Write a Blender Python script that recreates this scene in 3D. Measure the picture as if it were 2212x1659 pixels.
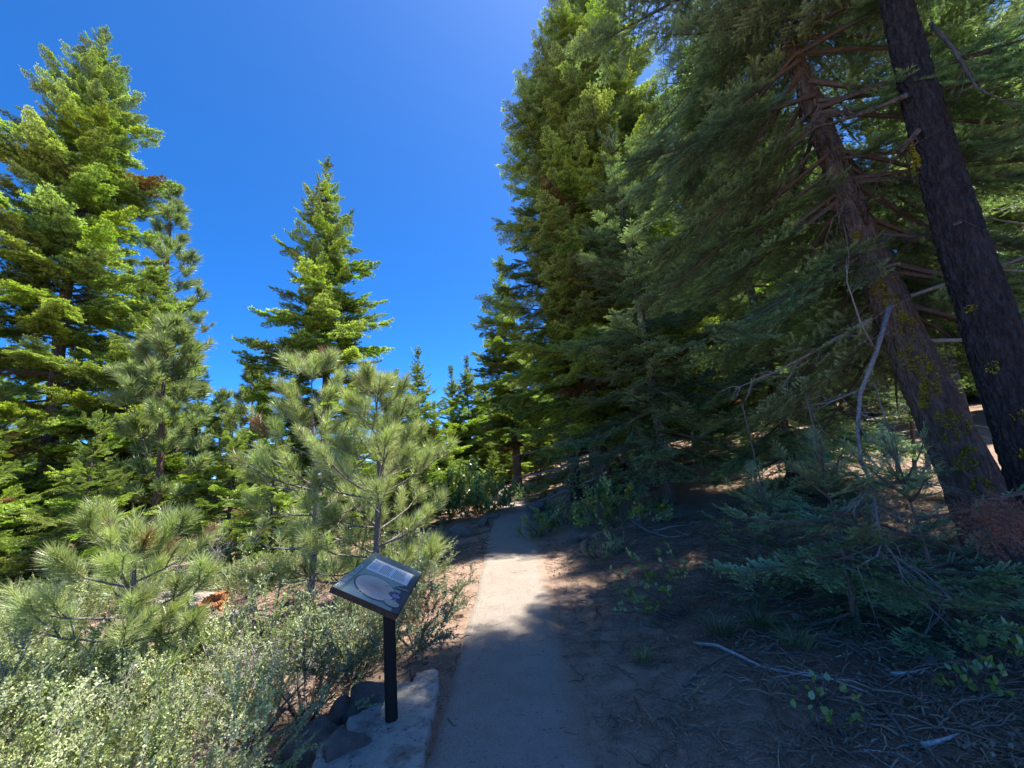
import bpy, bmesh, math, random
import numpy as np
from mathutils import Vector, Matrix, Euler, Quaternion, noise

for o in list(bpy.data.objects):
    bpy.data.objects.remove(o, do_unlink=True)
SC = bpy.context.scene
COL = SC.collection
R = math.radians

# ---------------------------------------------------------------- camera
EYE, PITCH, ROLL, FPX, PW, PH = 1.65, R(11.0), R(5.0), 850.0, 2212.0, 1659.0
fw = Vector((0, math.cos(PITCH), math.sin(PITCH)))
rt = Vector((1, 0, 0))
up = Vector((0, -math.sin(PITCH), math.cos(PITCH)))
CX = rt * math.cos(ROLL) - up * math.sin(ROLL)
CY = rt * math.sin(ROLL) + up * math.cos(ROLL)
cam_data = bpy.data.cameras.new('camera')
cam = bpy.data.objects.new('camera', cam_data)
COL.objects.link(cam)
M = Matrix((CX, CY, -fw)).transposed().to_4x4()
M.translation = (0, 0, EYE)
cam.matrix_world = M
cam_data.sensor_width = 36.0
cam_data.lens = FPX / PW * 36.0
cam_data.clip_start = 0.05
cam_data.clip_end = 3000
SC.camera = cam

# ---------------------------------------------------------------- sky and sun
SUN_AZ, SUN_EL = R(66), R(70)          # azimuth measured from the view direction towards the right
world = bpy.data.worlds.new('World')
SC.world = world
world.use_nodes = True
wn = world.node_tree
wn.nodes.clear()
w_out = wn.nodes.new('ShaderNodeOutputWorld')
w_bg = wn.nodes.new('ShaderNodeBackground')
w_sky = wn.nodes.new('ShaderNodeTexSky')
w_sky.sky_type = 'NISHITA'
w_sky.sun_disc = False
w_sky.sun_elevation = SUN_EL
w_sky.sun_rotation = SUN_AZ
w_sky.altitude = 2400
w_sky.air_density = 0.52
w_sky.dust_density = 2.6
w_sky.ozone_density = 10.0
w_hsv = wn.nodes.new('ShaderNodeHueSaturation')
w_hsv.inputs['Saturation'].default_value = 1.19
wn.links.new(w_sky.outputs[0], w_hsv.inputs['Color'])
wn.links.new(w_hsv.outputs[0], w_bg.inputs['Color'])
w_bg.inputs['Strength'].default_value = 0.145
wn.links.new(w_bg.outputs[0], w_out.inputs['Surface'])

sun_data = bpy.data.lights.new('sun', 'SUN')
sun_data.energy = 3.9
sun_data.angle = R(0.53)
sun_data.color = (1.0, 0.94, 0.84)
sun = bpy.data.objects.new('sun', sun_data)
COL.objects.link(sun)
sdir = Vector((math.sin(SUN_AZ) * math.cos(SUN_EL), math.cos(SUN_AZ) * math.cos(SUN_EL), math.sin(SUN_EL)))
sun.rotation_euler = sdir.to_track_quat('Z', 'Y').to_euler()

vs = SC.view_settings
vs.view_transform = 'Standard'
vs.look = 'None'
vs.exposure = 1.75
vs.gamma = 1.0
vs.use_curve_mapping = False
cy = SC.cycles
cy.max_bounces = 5
cy.diffuse_bounces = 4
cy.glossy_bounces = 1
cy.transmission_bounces = 3
cy.transparent_max_bounces = 4
cy.caustics_reflective = False
cy.caustics_refractive = False
cy.sample_clamp_indirect = 8.0
cy.use_denoising = True
cy.denoiser = 'OPENIMAGEDENOISE'
cy.denoising_input_passes = 'RGB_ALBEDO_NORMAL'
cy.denoising_prefilter = 'ACCURATE'
cy.use_adaptive_sampling = True
cy.adaptive_threshold = 0.014
cy.adaptive_min_samples = 40


# ---------------------------------------------------------------- helpers
def ray(px, py):
    """direction through a point of the view (2212 x 1659 frame), with unit horizontal length"""
    d = CX * (px - PW / 2) + CY * (PH / 2 - py) + fw * FPX
    return d / math.hypot(d.x, d.y)


def at(px, py, dist):
    d = ray(px, py)
    return Vector((d.x * dist, d.y * dist, EYE + d.z * dist))


def polar(az, dist):
    return math.sin(R(az)) * dist, math.cos(R(az)) * dist


PC, PHW = -0.27, 0.485                  # the trail: centre line x and half width
_rs = np.random.RandomState(7)
_B = [(_rs.uniform(0.5, 5.5), _rs.uniform(0, 6.28), _rs.uniform(0, 6.28)) for _ in range(26)]


def path_centre(y):
    y = np.asarray(y, float)
    s = np.clip((y - 14.0) / 10.0, 0, 3)
    return PC + 0.05 * np.sin(y * 0.42) - 1.6 * s * s


def Hn(x, y):
    x = np.asarray(x, float); y = np.asarray(y, float)
    u = x - path_centre(np.clip(y, -5, 24))
    zp = 0.022 * np.maximum(0, y - 8.5)
    zp = np.minimum(zp, 0.55 + 0.004 * y)
    ur = np.maximum(0, u - 0.6)
    ur = ur * ur / (ur + 0.7)
    slope = np.clip(0.035 + 0.0145 * y, 0.035, 0.185)
    zr = slope * 16 * (1 - np.exp(-ur / 16))
    ul = np.maximum(0, -u - 0.62)
    zl = -0.072 * 9 * (1 - np.exp(-ul / 9))
    b = 0
    for f, a, p in _B:
        b = b + np.sin((x * math.cos(a) + y * math.sin(a)) * f + p) / (1.2 + f)
    off = np.clip((np.abs(u) - 0.55) / 0.9, 0, 1)
    far = np.maximum(0, np.hypot(x, y) - 30.0)
    hill = 9.0 * (1 - np.exp(-(far / 45.0) ** 1.5)) * np.clip(0.45 + 0.55 * x / 30.0, 0.25, 1.0)
    return zp + zr + zl + hill + 0.020 * b * off


def H(x, y):
    return float(Hn(x, y))


def on_ground(px, py):
    d = ray(px, py)
    t = 1.0
    while t < 120 and EYE + d.z * t > H(d.x * t, d.y * t):
        t += 0.03
    return Vector((d.x * t, d.y * t, H(d.x * t, d.y * t)))


def link(o, parent=None):
    COL.objects.link(o)
    if parent is not None:
        o.parent = parent
    return o


def tag(o, label=None, cat=None, group=None, kind=None):
    if label: o['label'] = label
    if cat: o['category'] = cat
    if group: o['group'] = group
    if kind: o['kind'] = kind
    return o


def empty(name, loc, rz=0.0):
    o = bpy.data.objects.new(name, None)
    o.empty_display_size = 0.1
    o.location = loc
    o.rotation_euler = (0, 0, rz)
    return link(o)


class MB:
    """a bag of vertices, faces, material slots and one per-vertex value"""
    def __init__(self):
        self.v, self.f, self.m, self.t = [], [], [], []

    def add(self, vs_, fs_, mat=0, t=0.0):
        n = len(self.v)
        self.v.extend([tuple(p) for p in vs_])
        self.f.extend([tuple(i + n for i in f) for f in fs_])
        self.m.extend([mat] * len(fs_))
        if isinstance(t, (int, float)):
            self.t.extend([t] * len(vs_))
        else:
            self.t.extend(t)

    def tube(self, pts, rads, sides=6, mat=0, t=0.0, cap=True, jitter=0.0, rng=None):
        pts = [Vector(p) for p in pts]
        n = len(pts)
        vs_, fs_ = [], []
        ref = Vector((0.31, 0.2, 0.93)).normalized()
        d0 = (pts[-1] - pts[0]).normalized()
        if abs(d0.dot(ref)) > 0.9:
            ref = Vector((0.95, 0.1, 0.2)).normalized()
        for i in range(n):
            d = (pts[min(n - 1, i + 1)] - pts[max(0, i - 1)])
            if d.length < 1e-9: d = d0
            d.normalize()
            a = d.cross(ref).normalized()
            b = d.cross(a)
            for k in range(sides):
                an = 2 * math.pi * k / sides
                r = rads[i] * (1 + (rng.uniform(-jitter, jitter) if jitter else 0))
                vs_.append(pts[i] + a * (math.cos(an) * r) + b * (math.sin(an) * r))
        for i in range(n - 1):
            for k in range(sides):
                k2 = (k + 1) % sides
                fs_.append((i * sides + k, i * sides + k2, (i + 1) * sides + k2, (i + 1) * sides + k))
        if cap:
            fs_.append(tuple(range(sides))[::-1])
            fs_.append(tuple((n - 1) * sides + k for k in range(sides)))
        self.add(vs_, fs_, mat, t)

    def box(self, c, s, mat=0, t=0.0):
        x, y, z = c; a, b, d = s[0] / 2, s[1] / 2, s[2] / 2
        vs_ = [(x + i * a, y + j * b, z + k * d) for k in (-1, 1) for j in (-1, 1) for i in (-1, 1)]
        self.add(vs_, [(0, 2, 3, 1), (4, 5, 7, 6), (0, 1, 5, 4), (2, 6, 7, 3), (0, 4, 6, 2), (1, 3, 7, 5)], mat, t)

    def mesh(self, name, mats, smooth=True):
        me = bpy.data.meshes.new(name)
        me.from_pydata(self.v, [], self.f)
        for m in mats: me.materials.append(m)
        if self.m:
            me.polygons.foreach_set('material_index', np.array(self.m, dtype=np.int32))
        me.polygons.foreach_set('use_smooth', np.full(len(self.f), bool(smooth)))
        at_ = me.attributes.new('tip', 'FLOAT', 'POINT')
        at_.data.foreach_set('value', np.array(self.t, dtype=np.float32))
        me.update()
        return me

    def build(self, name, mats, parent=None, smooth=True):
        if not isinstance(mats, (list, tuple)): mats = [mats]
        return link(bpy.data.objects.new(name, self.mesh(name, mats, smooth)), parent)


def copy_tree(o, loc, rz, scale, label, cat=None, group=None):
    c = o.copy()
    COL.objects.link(c)
    c.location = loc
    c.rotation_euler = (0, 0, rz)
    c.scale = scale if isinstance(scale, tuple) else (scale, scale, scale)
    c['label'] = label
    if group: c['group'] = group
    for ch in o.children:
        d = ch.copy()
        COL.objects.link(d)
        d.parent = c
    return c


# ---------------------------------------------------------------- materials
class NT:
    def __init__(self, name):
        self.mat = bpy.data.materials.new(name)
        self.mat.use_nodes = True
        self.t = self.mat.node_tree
        self.t.nodes.clear()
        self.out = self.n('ShaderNodeOutputMaterial')

    def n(self, typ, ins=None, **props):
        nd = self.t.nodes.new(typ)
        for k, v in props.items():
            setattr(nd, k, v)
        for k, v in (ins or {}).items():
            if isinstance(v, bpy.types.NodeSocket):
                self.t.links.new(v, nd.inputs[k])
            else:
                nd.inputs[k].default_value = v
        return nd

    def coord(self):
        return self.n('ShaderNodeTexCoord').outputs['Object']

    def noise(self, vec, scale, detail=4, rough=0.55):
        return self.n('ShaderNodeTexNoise', {'Vector': vec, 'Scale': scale, 'Detail': detail, 'Roughness': rough}).outputs['Fac']

    def ramp(self, fac, stops):
        nd = self.n('ShaderNodeValToRGB', {'Fac': fac})
        cr = nd.color_ramp
        while len(cr.elements) > 2: cr.elements.remove(cr.elements[-1])
        while len(cr.elements) < len(stops): cr.elements.new(0.5)
        for e, (p, c) in zip(cr.elements, stops):
            e.position = p
            e.color = c if len(c) == 4 else (*c, 1)
        return nd.outputs['Color']

    def mix(self, fac, a, b, mode='MIX'):
        nd = self.n('ShaderNodeMix', data_type='RGBA', blend_type=mode)
        for s, v in ((nd.inputs[0], fac), (nd.inputs[6], a), (nd.inputs[7], b)):
            if isinstance(v, bpy.types.NodeSocket): self.t.links.new(v, s)
            else: s.default_value = v if not isinstance(v, tuple) or len(v) == 4 else (*v, 1)
        return nd.outputs[2]

    def math(self, op, a, b=0.0, clamp=False):
        nd = self.n('ShaderNodeMath', operation=op, use_clamp=clamp)
        for s, v in ((nd.inputs[0], a), (nd.inputs[1], b)):
            if isinstance(v, bpy.types.NodeSocket): self.t.links.new(v, s)
            else: s.default_value = v
        return nd.outputs[0]

    def mapr(self, v, a, b, c=0.0, d=1.0):
        return self.n('ShaderNodeMapRange', {'Value': v, 'From Min': a, 'From Max': b, 'To Min': c, 'To Max': d}).outputs[0]

    def bump(self, height, strength=0.4, dist=0.02):
        return self.n('ShaderNodeBump', {'Height': height, 'Strength': strength, 'Distance': dist}).outputs[0]

    def surface(self, color, rough=0.85, spec=0.3, normal=None):
        p = self.n('ShaderNodeBsdfPrincipled', {'Base Color': color if isinstance(color, bpy.types.NodeSocket) else (*color[:3], 1), 'Roughness': rough})
        p.inputs['Specular IOR Level'].default_value = spec
        if normal is not None: self.t.links.new(normal, p.inputs['Normal'])
        self.t.links.new(p.outputs[0], self.out.inputs['Surface'])
        return self.mat


def leaf_mat(name, dark, light, trans=0.35, gloss=0.05, rough=0.45, var=0.35, brown=0.0):
    """foliage: colour from old needles to new growth, a little different on every spray"""
    T = NT(name)
    tip = T.n('ShaderNodeAttribute', attribute_name='tip').outputs['Fac']
    rnd = T.n('ShaderNodeObjectInfo').outputs['Random']
    col = T.mix(tip, dark, light)
    hs = T.n('ShaderNodeHueSaturation', {'Color': col,
             'Value': T.mapr(rnd, 0, 1, 1 - var, 1 + var),
             'Hue': T.mapr(T.math('FRACT', T.math('MULTIPLY', rnd, 7.31)), 0, 1, 0.485, 0.51),
             'Saturation': T.mapr(T.math('FRACT', T.math('MULTIPLY', rnd, 13.7)), 0, 1, 0.85, 1.1)}).outputs[0]
    if brown > 0:
        hs = T.mix(T.math('GREATER_THAN', rnd, 1.0 - brown), hs, (0.24, 0.135, 0.06))
    d = T.n('ShaderNodeBsdfDiffuse', {'Color': hs})
    tcol = T.mix(1.0, hs, (1.0, 1.08, 0.55), 'MULTIPLY')
    tr = T.n('ShaderNodeBsdfTranslucent', {'Color': tcol})
    m1 = T.n('ShaderNodeMixShader', {'Fac': trans, 1: d.outputs[0], 2: tr.outputs[0]})
    g = T.n('ShaderNodeBsdfGlossy', {'Color': (0.8, 0.85, 0.85, 1), 'Roughness': rough})
    m2 = T.n('ShaderNodeMixShader', {'Fac': gloss, 1: m1.outputs[0], 2: g.outputs[0]})
    T.t.links.new(m2.outputs[0], T.out.inputs['Surface'])
    return T.mat


MAT = {}
MAT['fir'] = leaf_mat('fir_needles', (0.105, 0.185, 0.045), (0.58, 0.72, 0.15), 0.38, 0.03, 0.45, 0.38, 0.012)
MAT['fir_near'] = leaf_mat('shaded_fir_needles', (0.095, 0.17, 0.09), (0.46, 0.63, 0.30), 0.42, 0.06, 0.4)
MAT['pine'] = leaf_mat('pine_needles', (0.26, 0.34, 0.125), (0.50, 0.57, 0.24), 0.36, 0.06, 0.35, 0.28, 0.03)
MAT['pine_far'] = leaf_mat('far_pine_needles', (0.17, 0.24, 0.10), (0.37, 0.45, 0.19), 0.36, 0.05, 0.4, 0.25)
MAT['shrub'] = leaf_mat('whitethorn_leaves', (0.26, 0.32, 0.125), (0.47, 0.54, 0.225), 0.25, 0.06, 0.45, 0.3)
MAT['sage'] = leaf_mat('grey_green_shrub_leaves', (0.14, 0.185, 0.10), (0.30, 0.36, 0.18), 0.22, 0.05, 0.5, 0.3)
MAT['manzanita'] = leaf_mat('manzanita_leaves', (0.14, 0.22, 0.05), (0.33, 0.43, 0.09), 0.28, 0.08, 0.3, 0.3)
MAT['dead_needles'] = leaf_mat('dead_red_needles', (0.40, 0.15, 0.085), (0.52, 0.22, 0.13), 0.2, 0.03, 0.5, 0.2)
MAT['grass'] = leaf_mat('grass_blades', (0.10, 0.16, 0.05), (0.25, 0.25, 0.12), 0.3, 0.05, 0.4, 0.3)
MAT['dry'] = leaf_mat('dry_litter', (0.11, 0.072, 0.046), (0.27, 0.195, 0.135), 0.0, 0.03, 0.5, 0.45)


def bark(name, c1, c2, c3, sc=(9, 9, 2.2), bump=0.9):
    T = NT(name)
    co = T.coord()
    mp = T.n('ShaderNodeMapping', {'Vector': co, 'Scale': sc}).outputs[0]
    a = T.noise(mp, 1.6, 6, 0.65)
    b = T.noise(co, 34, 4, 0.6)
    v = T.n('ShaderNodeTexVoronoi', {'Vector': mp, 'Scale': 1.5}, feature='DISTANCE_TO_EDGE').outputs['Distance']
    col = T.ramp(a, [(0.25, c1), (0.5, c2), (0.75, c3)])
    col = T.mix(T.mapr(b, 0.3, 0.7, 0.0, 0.5), col, T.mix(0.6, col, (0.9, 0.85, 0.8), 'MULTIPLY'))
    h = T.math('ADD', T.math('MULTIPLY', T.mapr(v, 0, 0.25), 0.7), T.math('MULTIPLY', b, 0.35))
    return T.surface(col, 0.92, 0.15, T.bump(h, bump, 0.03))


MAT['bark'] = bark('fir_bark', (0.075, 0.060, 0.052), (0.13, 0.105, 0.090), (0.21, 0.18, 0.155))
MAT['bark_brown'] = bark('reddish_bark', (0.11, 0.070, 0.050), (0.19, 0.125, 0.090), (0.28, 0.21, 0.165))
MAT['bark_scaly'] = bark('scaly_bark', (0.070, 0.053, 0.042), (0.120, 0.095, 0.076), (0.20, 0.17, 0.14), (11, 11, 4))
MAT['bark_dark'] = bark('grey_black_bark', (0.020, 0.018, 0.018), (0.040, 0.036, 0.036), (0.075, 0.068, 0.066), (14, 14, 5))  # near-black grey bark tones, varied by noise
MAT['bark_pine'] = bark('young_pine_bark', (0.10, 0.09, 0.085), (0.21, 0.19, 0.175), (0.34, 0.32, 0.29), (20, 20, 12), 0.6)
MAT['deadwood'] = bark('grey_deadwood', (0.22, 0.20, 0.19), (0.34, 0.32, 0.30), (0.48, 0.46, 0.43), (12, 12, 30), 0.4)
MAT['deadgrey'] = bark('lichen_grey_deadwood', (0.13, 0.12, 0.11), (0.24, 0.225, 0.21), (0.38, 0.37, 0.34), (25, 25, 25), 0.4)
MAT['twig'] = bark('brown_twig', (0.075, 0.058, 0.045), (0.13, 0.10, 0.08), (0.20, 0.165, 0.135), (30, 30, 30), 0.3)
MAT['root'] = bark('dark_root_wood', (0.09, 0.075, 0.065), (0.15, 0.125, 0.11), (0.24, 0.205, 0.18), (30, 30, 30), 0.3)
MAT['rotwood'] = bark('rotten_orange_wood', (0.22, 0.085, 0.035), (0.36, 0.17, 0.075), (0.45, 0.28, 0.15), (16, 16, 5), 0.8)
MAT['logwood'] = bark('weathered_log', (0.20, 0.15, 0.12), (0.33, 0.27, 0.23), (0.46, 0.41, 0.36), (6, 6, 26), 0.8)

T = NT('wolf_lichen')
MAT['lichen'] = T.surface(T.ramp(T.noise(T.coord(), 40, 3), [(0.3, (0.22, 0.20, 0.02)), (0.7, (0.46, 0.42, 0.04))]), 0.9, 0.1)

T = NT('lava_rock')
co = T.coord()
n1 = T.noise(co, 3.0, 8, 0.7); n2 = T.noise(co, 22, 6, 0.7)
c = T.ramp(n1, [(0.28, (0.20, 0.17, 0.15)), (0.5, (0.33, 0.285, 0.25)), (0.72, (0.46, 0.40, 0.355))])
c = T.mix(T.mapr(n2, 0.55, 0.75), c, (0.36, 0.34, 0.31))
MAT['rock'] = T.surface(c, 0.93, 0.2, T.bump(T.math('ADD', n2, n1), 1.0, 0.10))

T = NT('poured_concrete')
co = T.coord()
n1 = T.noise(co, 4.0, 8, 0.65); n2 = T.noise(co, 60, 5, 0.7)
c = T.ramp(n1, [(0.3, (0.36, 0.335, 0.295)), (0.6, (0.56, 0.525, 0.47))])
c = T.mix(T.mapr(T.noise(co, 6, 6, 0.75), 0.50, 0.66), c, (0.22, 0.17, 0.135))
c = T.mix(T.mapr(T.noise(co, 26, 4, 0.7), 0.60, 0.68), c, (0.12, 0.10, 0.085))
c = T.mix(T.mapr(n2, 0.66, 0.72), c, (0.14, 0.12, 0.11))
MAT['concrete'] = T.surface(c, 0.92, 0.2, T.bump(T.math('ADD', n2, T.noise(co, 18, 5, 0.7)), 1.0, 0.03))

T = NT('forest_soil')
geo = T.n('ShaderNodeNewGeometry').outputs['Position']
sep = T.n('ShaderNodeSeparateXYZ', {'Vector': geo})
n1 = T.noise(geo, 0.9, 6, 0.6); n2 = T.noise(geo, 7.0, 6, 0.65); n3 = T.noise(geo, 55, 5, 0.7); n4 = T.noise(geo, 210, 3, 0.6)
c = T.ramp(n2, [(0.28, (0.26, 0.175, 0.125)), (0.5, (0.36, 0.25, 0.185)), (0.75, (0.45, 0.335, 0.26))])
c = T.mix(T.mapr(n3, 0.56, 0.70), c, (0.14, 0.092, 0.068))
c = T.mix(T.mapr(n4, 0.60, 0.68), c, (0.42, 0.36, 0.31))
# needle duff lies on the bank under the leaning firs and across the slope on the left
duff = T.math('MULTIPLY', T.mapr(sep.outputs['X'], 1.0, 2.6), T.mapr(sep.outputs['Y'], 6.5, 4.0))
duff = T.math('ADD', duff, T.mapr(n1, 0.52, 0.68, 0.0, 0.55), True)
duff = T.math('ADD', duff, T.math('MULTIPLY', T.mapr(sep.outputs['Y'], 10.0, 17.0, 0.0, 0.75), T.mapr(n1, 0.30, 0.55)), True)
dcol = T.ramp(n3, [(0.3, (0.11, 0.07, 0.048)), (0.55, (0.19, 0.125, 0.085)), (0.8, (0.28, 0.195, 0.14))])
c = T.mix(T.mapr(T.math('ADD', duff, T.math('MULTIPLY', T.math('SUBTRACT', n2, 0.5), 0.9)), 0.3, 0.75), c, dcol)
MAT['soil'] = T.surface(c, 0.95, 0.1, T.bump(T.math('ADD', T.math('MULTIPLY', n2, 0.5), T.math('ADD', n3, T.math('MULTIPLY', n4, 0.4))), 0.9, 0.03))

T = NT('worn_asphalt')
geo = T.n('ShaderNodeNewGeometry').outputs['Position']
edge = T.n('ShaderNodeAttribute', attribute_name='tip').outputs['Fac']
n2 = T.noise(geo, 5.0, 6, 0.65); n3 = T.noise(geo, 90, 4, 0.75); n4 = T.noise(geo, 300, 2, 0.6)
c = T.ramp(n3, [(0.22, (0.20, 0.165, 0.135)), (0.5, (0.335, 0.285, 0.24)), (0.78, (0.48, 0.42, 0.36))])
c = T.mix(T.mapr(n4, 0.62, 0.72), c, (0.46, 0.43, 0.40))
c = T.mix(T.mapr(n2, 0.40, 0.8, 0.0, 0.45), c, (0.235, 0.195, 0.165))
c = T.mix(T.mapr(T.noise(geo, 1.3, 5, 0.7), 0.45, 0.7, 0.0, 0.5), c, (0.40, 0.35, 0.30))
c = T.mix(T.mapr(T.noise(geo, 38, 3, 0.6), 0.63, 0.70, 0.0, 0.8), c, (0.15, 0.11, 0.085))
dirt = T.ramp(n3, [(0.3, (0.24, 0.165, 0.12)), (0.7, (0.40, 0.285, 0.21))])
wf = T.mapr(T.math('ADD', edge, T.math('MULTIPLY', T.math('SUBTRACT', n2, 0.5), 1.0)), 0.42, 0.92)
c = T.mix(wf, c, dirt)
MAT['asphalt'] = T.surface(c, 0.95, 0.12, T.bump(T.math('ADD', n3, T.math('MULTIPLY', n4, 0.5)), 1.0, 0.014))

T = NT('black_powder_coat')
MAT['post'] = T.surface((0.012, 0.011, 0.010), 0.6, 0.3, T.bump(T.noise(T.coord(), 250, 2), 0.1, 0.002))
T = NT('rusty_brown_frame')
MAT['frame'] = T.surface(T.ramp(T.noise(T.coord(), 30, 4), [(0.3, (0.03, 0.02, 0.015)), (0.7, (0.075, 0.045, 0.03))]), 0.7, 0.3)


def printed(name, c1, c2=None, sc=6):
    T = NT(name)
    c2 = c2 or c1
    return T.surface(T.ramp(T.noise(T.coord(), sc, 3), [(0.35, c1), (0.65, c2)]), 0.28, 0.5)


# ---------------------------------------------------------------- ground and trail
def axis(dense0, dense1, step, far, grow=1.22):
    a = list(np.arange(dense0, dense1 + 1e-6, step))
    s, v = step, dense1
    while v < far:
        s *= grow; v += s; a.append(v)
    s, v = step, dense0
    lo = []
    while v > -far:
        s *= grow; v -= s; lo.append(v)
    return np.array(lo[::-1] + a)


gx = axis(-9.0, 9.0, 0.09, 900)
gy = axis(-1.5, 17.0, 0.09, 900)
XX, YY = np.meshgrid(gx, gy)
ZZ = Hn(XX, YY)
UU = XX - path_centre(np.clip(YY, -5, 24))
onp = np.clip((PHW - 0.03 - np.abs(UU)) / 0.08, 0, 1) * (YY < 16.2)
ZZ = ZZ - 0.03 * onp
ZZ = ZZ + 0.006 * _rs.randn(*ZZ.shape) * (np.abs(UU) > PHW)
nx, ny = len(gx), len(gy)
verts = np.stack([XX.ravel(), YY.ravel(), ZZ.ravel()], 1)
ii = (np.arange(ny - 1)[:, None] * nx + np.arange(nx - 1)[None, :]).ravel()
faces = np.stack([ii, ii + 1, ii + nx + 1, ii + nx], 1)
me = bpy.data.meshes.new('ground')
me.from_pydata(verts.tolist(), [], faces.tolist())
me.polygons.foreach_set('use_smooth', np.ones(len(faces), bool))
me.materials.append(MAT['soil'])
ground = tag(link(bpy.data.objects.new('ground', me)), 'pinkish brown forest soil with needle litter', None, None, 'structure')

mb = MB()
ys = np.arange(-3.0, 16.0, 0.08)
offs = np.array([-1.0, -0.93, -0.8, -0.55, -0.25, 0.0, 0.25, 0.5, 0.7, 0.85, 0.95, 1.0])
rp = random.Random(3)
wob = np.cumsum(_rs.randn(len(ys), 2), 0) * 0.006
wob -= np.linspace(0, 1, len(ys))[:, None] * wob[-1]
vs_, ts_ = [], []
for i, y in enumerate(ys):
    c0 = float(path_centre(y))
    for k, o_ in enumerate(offs):
        w_ = PHW + (wob[i, 0] + 0.02 if o_ < 0 else wob[i, 1] + 0.10) + rp.uniform(-0.008, 0.008)
        x = c0 + o_ * w_
        z = H(x, y) + 0.012 + 0.008 * (1 - o_ * o_)
        if o_ > 0.9: z -= 0.012 if o_ < 1 else 0.03
        elif k == 0: z -= 0.035
        vs_.append((x, y, z))
        ts_.append(max(0.0, (o_ - 0.35) / 0.62) if o_ > 0 else max(0.0, (-o_ - 0.84) / 0.2) * 0.7)
n_ = len(offs)
mb.add(vs_, [(i * n_ + k, i * n_ + k + 1, (i + 1) * n_ + k + 1, (i + 1) * n_ + k) for i in range(len(ys) - 1) for k in range(n_ - 1)], 0, ts_)
tag(mb.build('path', MAT['asphalt']), 'narrow grey paved trail running straight ahead', None, None, 'structure')


# ---------------------------------------------------------------- foliage kits (sprays that crowns repeat)
def loose(name, mb_, mats):
    o = bpy.data.objects.new(name, mb_.mesh(name, mats, smooth=False))
    return o                                       # kept out of the scene: only crowns use it


def needle(mb_, p, d, ln, w, n, t, mat=0):
    s = d.cross(n)
    if s.length < 1e-6: s = Vector((1, 0, 0))
    s.normalize()
    mb_.add([p - s * w * 0.5, p + s * w * 0.5, p + d * ln], [(0, 1, 2)], mat, t)


def shoot(mb_, p0, d, ln, rng, step, nl, nw, rows, tipc, curve=0.15, twig=0.0):
    """a shoot clothed in needles that stand out sideways and upwards"""
    d = d.normalized()
    side = d.cross(Vector((0, 0, 1)))
    if side.length < 0.1: side = Vector((0, 1, 0))
    side.normalize()
    upv = side.cross(d).normalized()
    n = max(3, int(ln / step))
    for i in range(n):
        s = (i + rng.random() * 0.6) / n
        p = p0 + d * (ln * s) + upv * (curve * ln * s * s)
        for k in range(rows):
            a = rng.choice((-1, 1)) * rng.uniform(0.15, 1.75)
            out = side * math.sin(a) + upv * math.cos(a)
            fwd = 0.45 + 0.9 * s * s + rng.uniform(-0.15, 0.15)
            dd = (out + d * fwd + upv * 0.15).normalized()
            nn = (upv + out * 0.3 + d * rng.uniform(-0.4, 0.4)).normalized()
            needle(mb_, p, dd, nl * rng.uniform(0.75, 1.15), nw, nn, min(1.0, max(0.0, tipc * (0.16 + 0.95 * s ** 1.5) * rng.uniform(0.6, 1.25))))
    if twig > 0:
        e = p0 + d * ln + upv * curve * ln
        mb_.tube([p0, p0 + d * ln * 0.5 + upv * curve * ln * 0.25, e], [twig, twig * 0.7, twig * 0.35], 3, 1, 0.0, cap=False)


def fir_frond(seed, step, nl, nw, rows, twig=0.004, tip=1.0, dens=1.0, L=0.8, ter=0.085):
    rng = random.Random(seed)
    mb_ = MB()
    shoot(mb_, Vector((0, 0, 0)), Vector((1, 0, 0.02)), L, rng, step, nl, nw, rows, tip * 0.7, 0.06, twig)
    ns = int(11 * dens)
    for i in range(ns):
        s = 0.10 + 0.86 * i / ns
        for sd in (-1, 1):
            if rng.random() < 0.08: continue
            an = R(rng.uniform(42, 62)) * sd
            ln = (0.46 * (1 - s) ** 0.75 + 0.07) * L * rng.uniform(0.7, 1.2)
            p = Vector((L * (s + rng.uniform(-0.02, 0.02)), 0, 0.06 * L * s * s))
            d = Vector((math.cos(an), math.sin(an), rng.uniform(-0.40, 0.22)))
            shoot(mb_, p, d, ln, rng, step, nl, nw, rows, tip, 0.14, twig * 0.5)
            m = int(ln / ter)
            for j in range(1, m):
                q = j / m
                for s2 in (-1, 1):
                    if rng.random() < 0.25: continue
                    a2 = an + s2 * R(rng.uniform(38, 60))
                    l2 = ln * 0.42 * (1 - q) + 0.035
                    d2 = Vector((math.cos(a2), math.sin(a2), rng.uniform(-0.35, 0.45)))
                    shoot(mb_, p + d * (ln * q) + Vector((0, 0, 0.14 * ln * q * q)), d2, l2, rng, step, nl, nw, rows, tip, 0.16)
    return mb_


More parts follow.
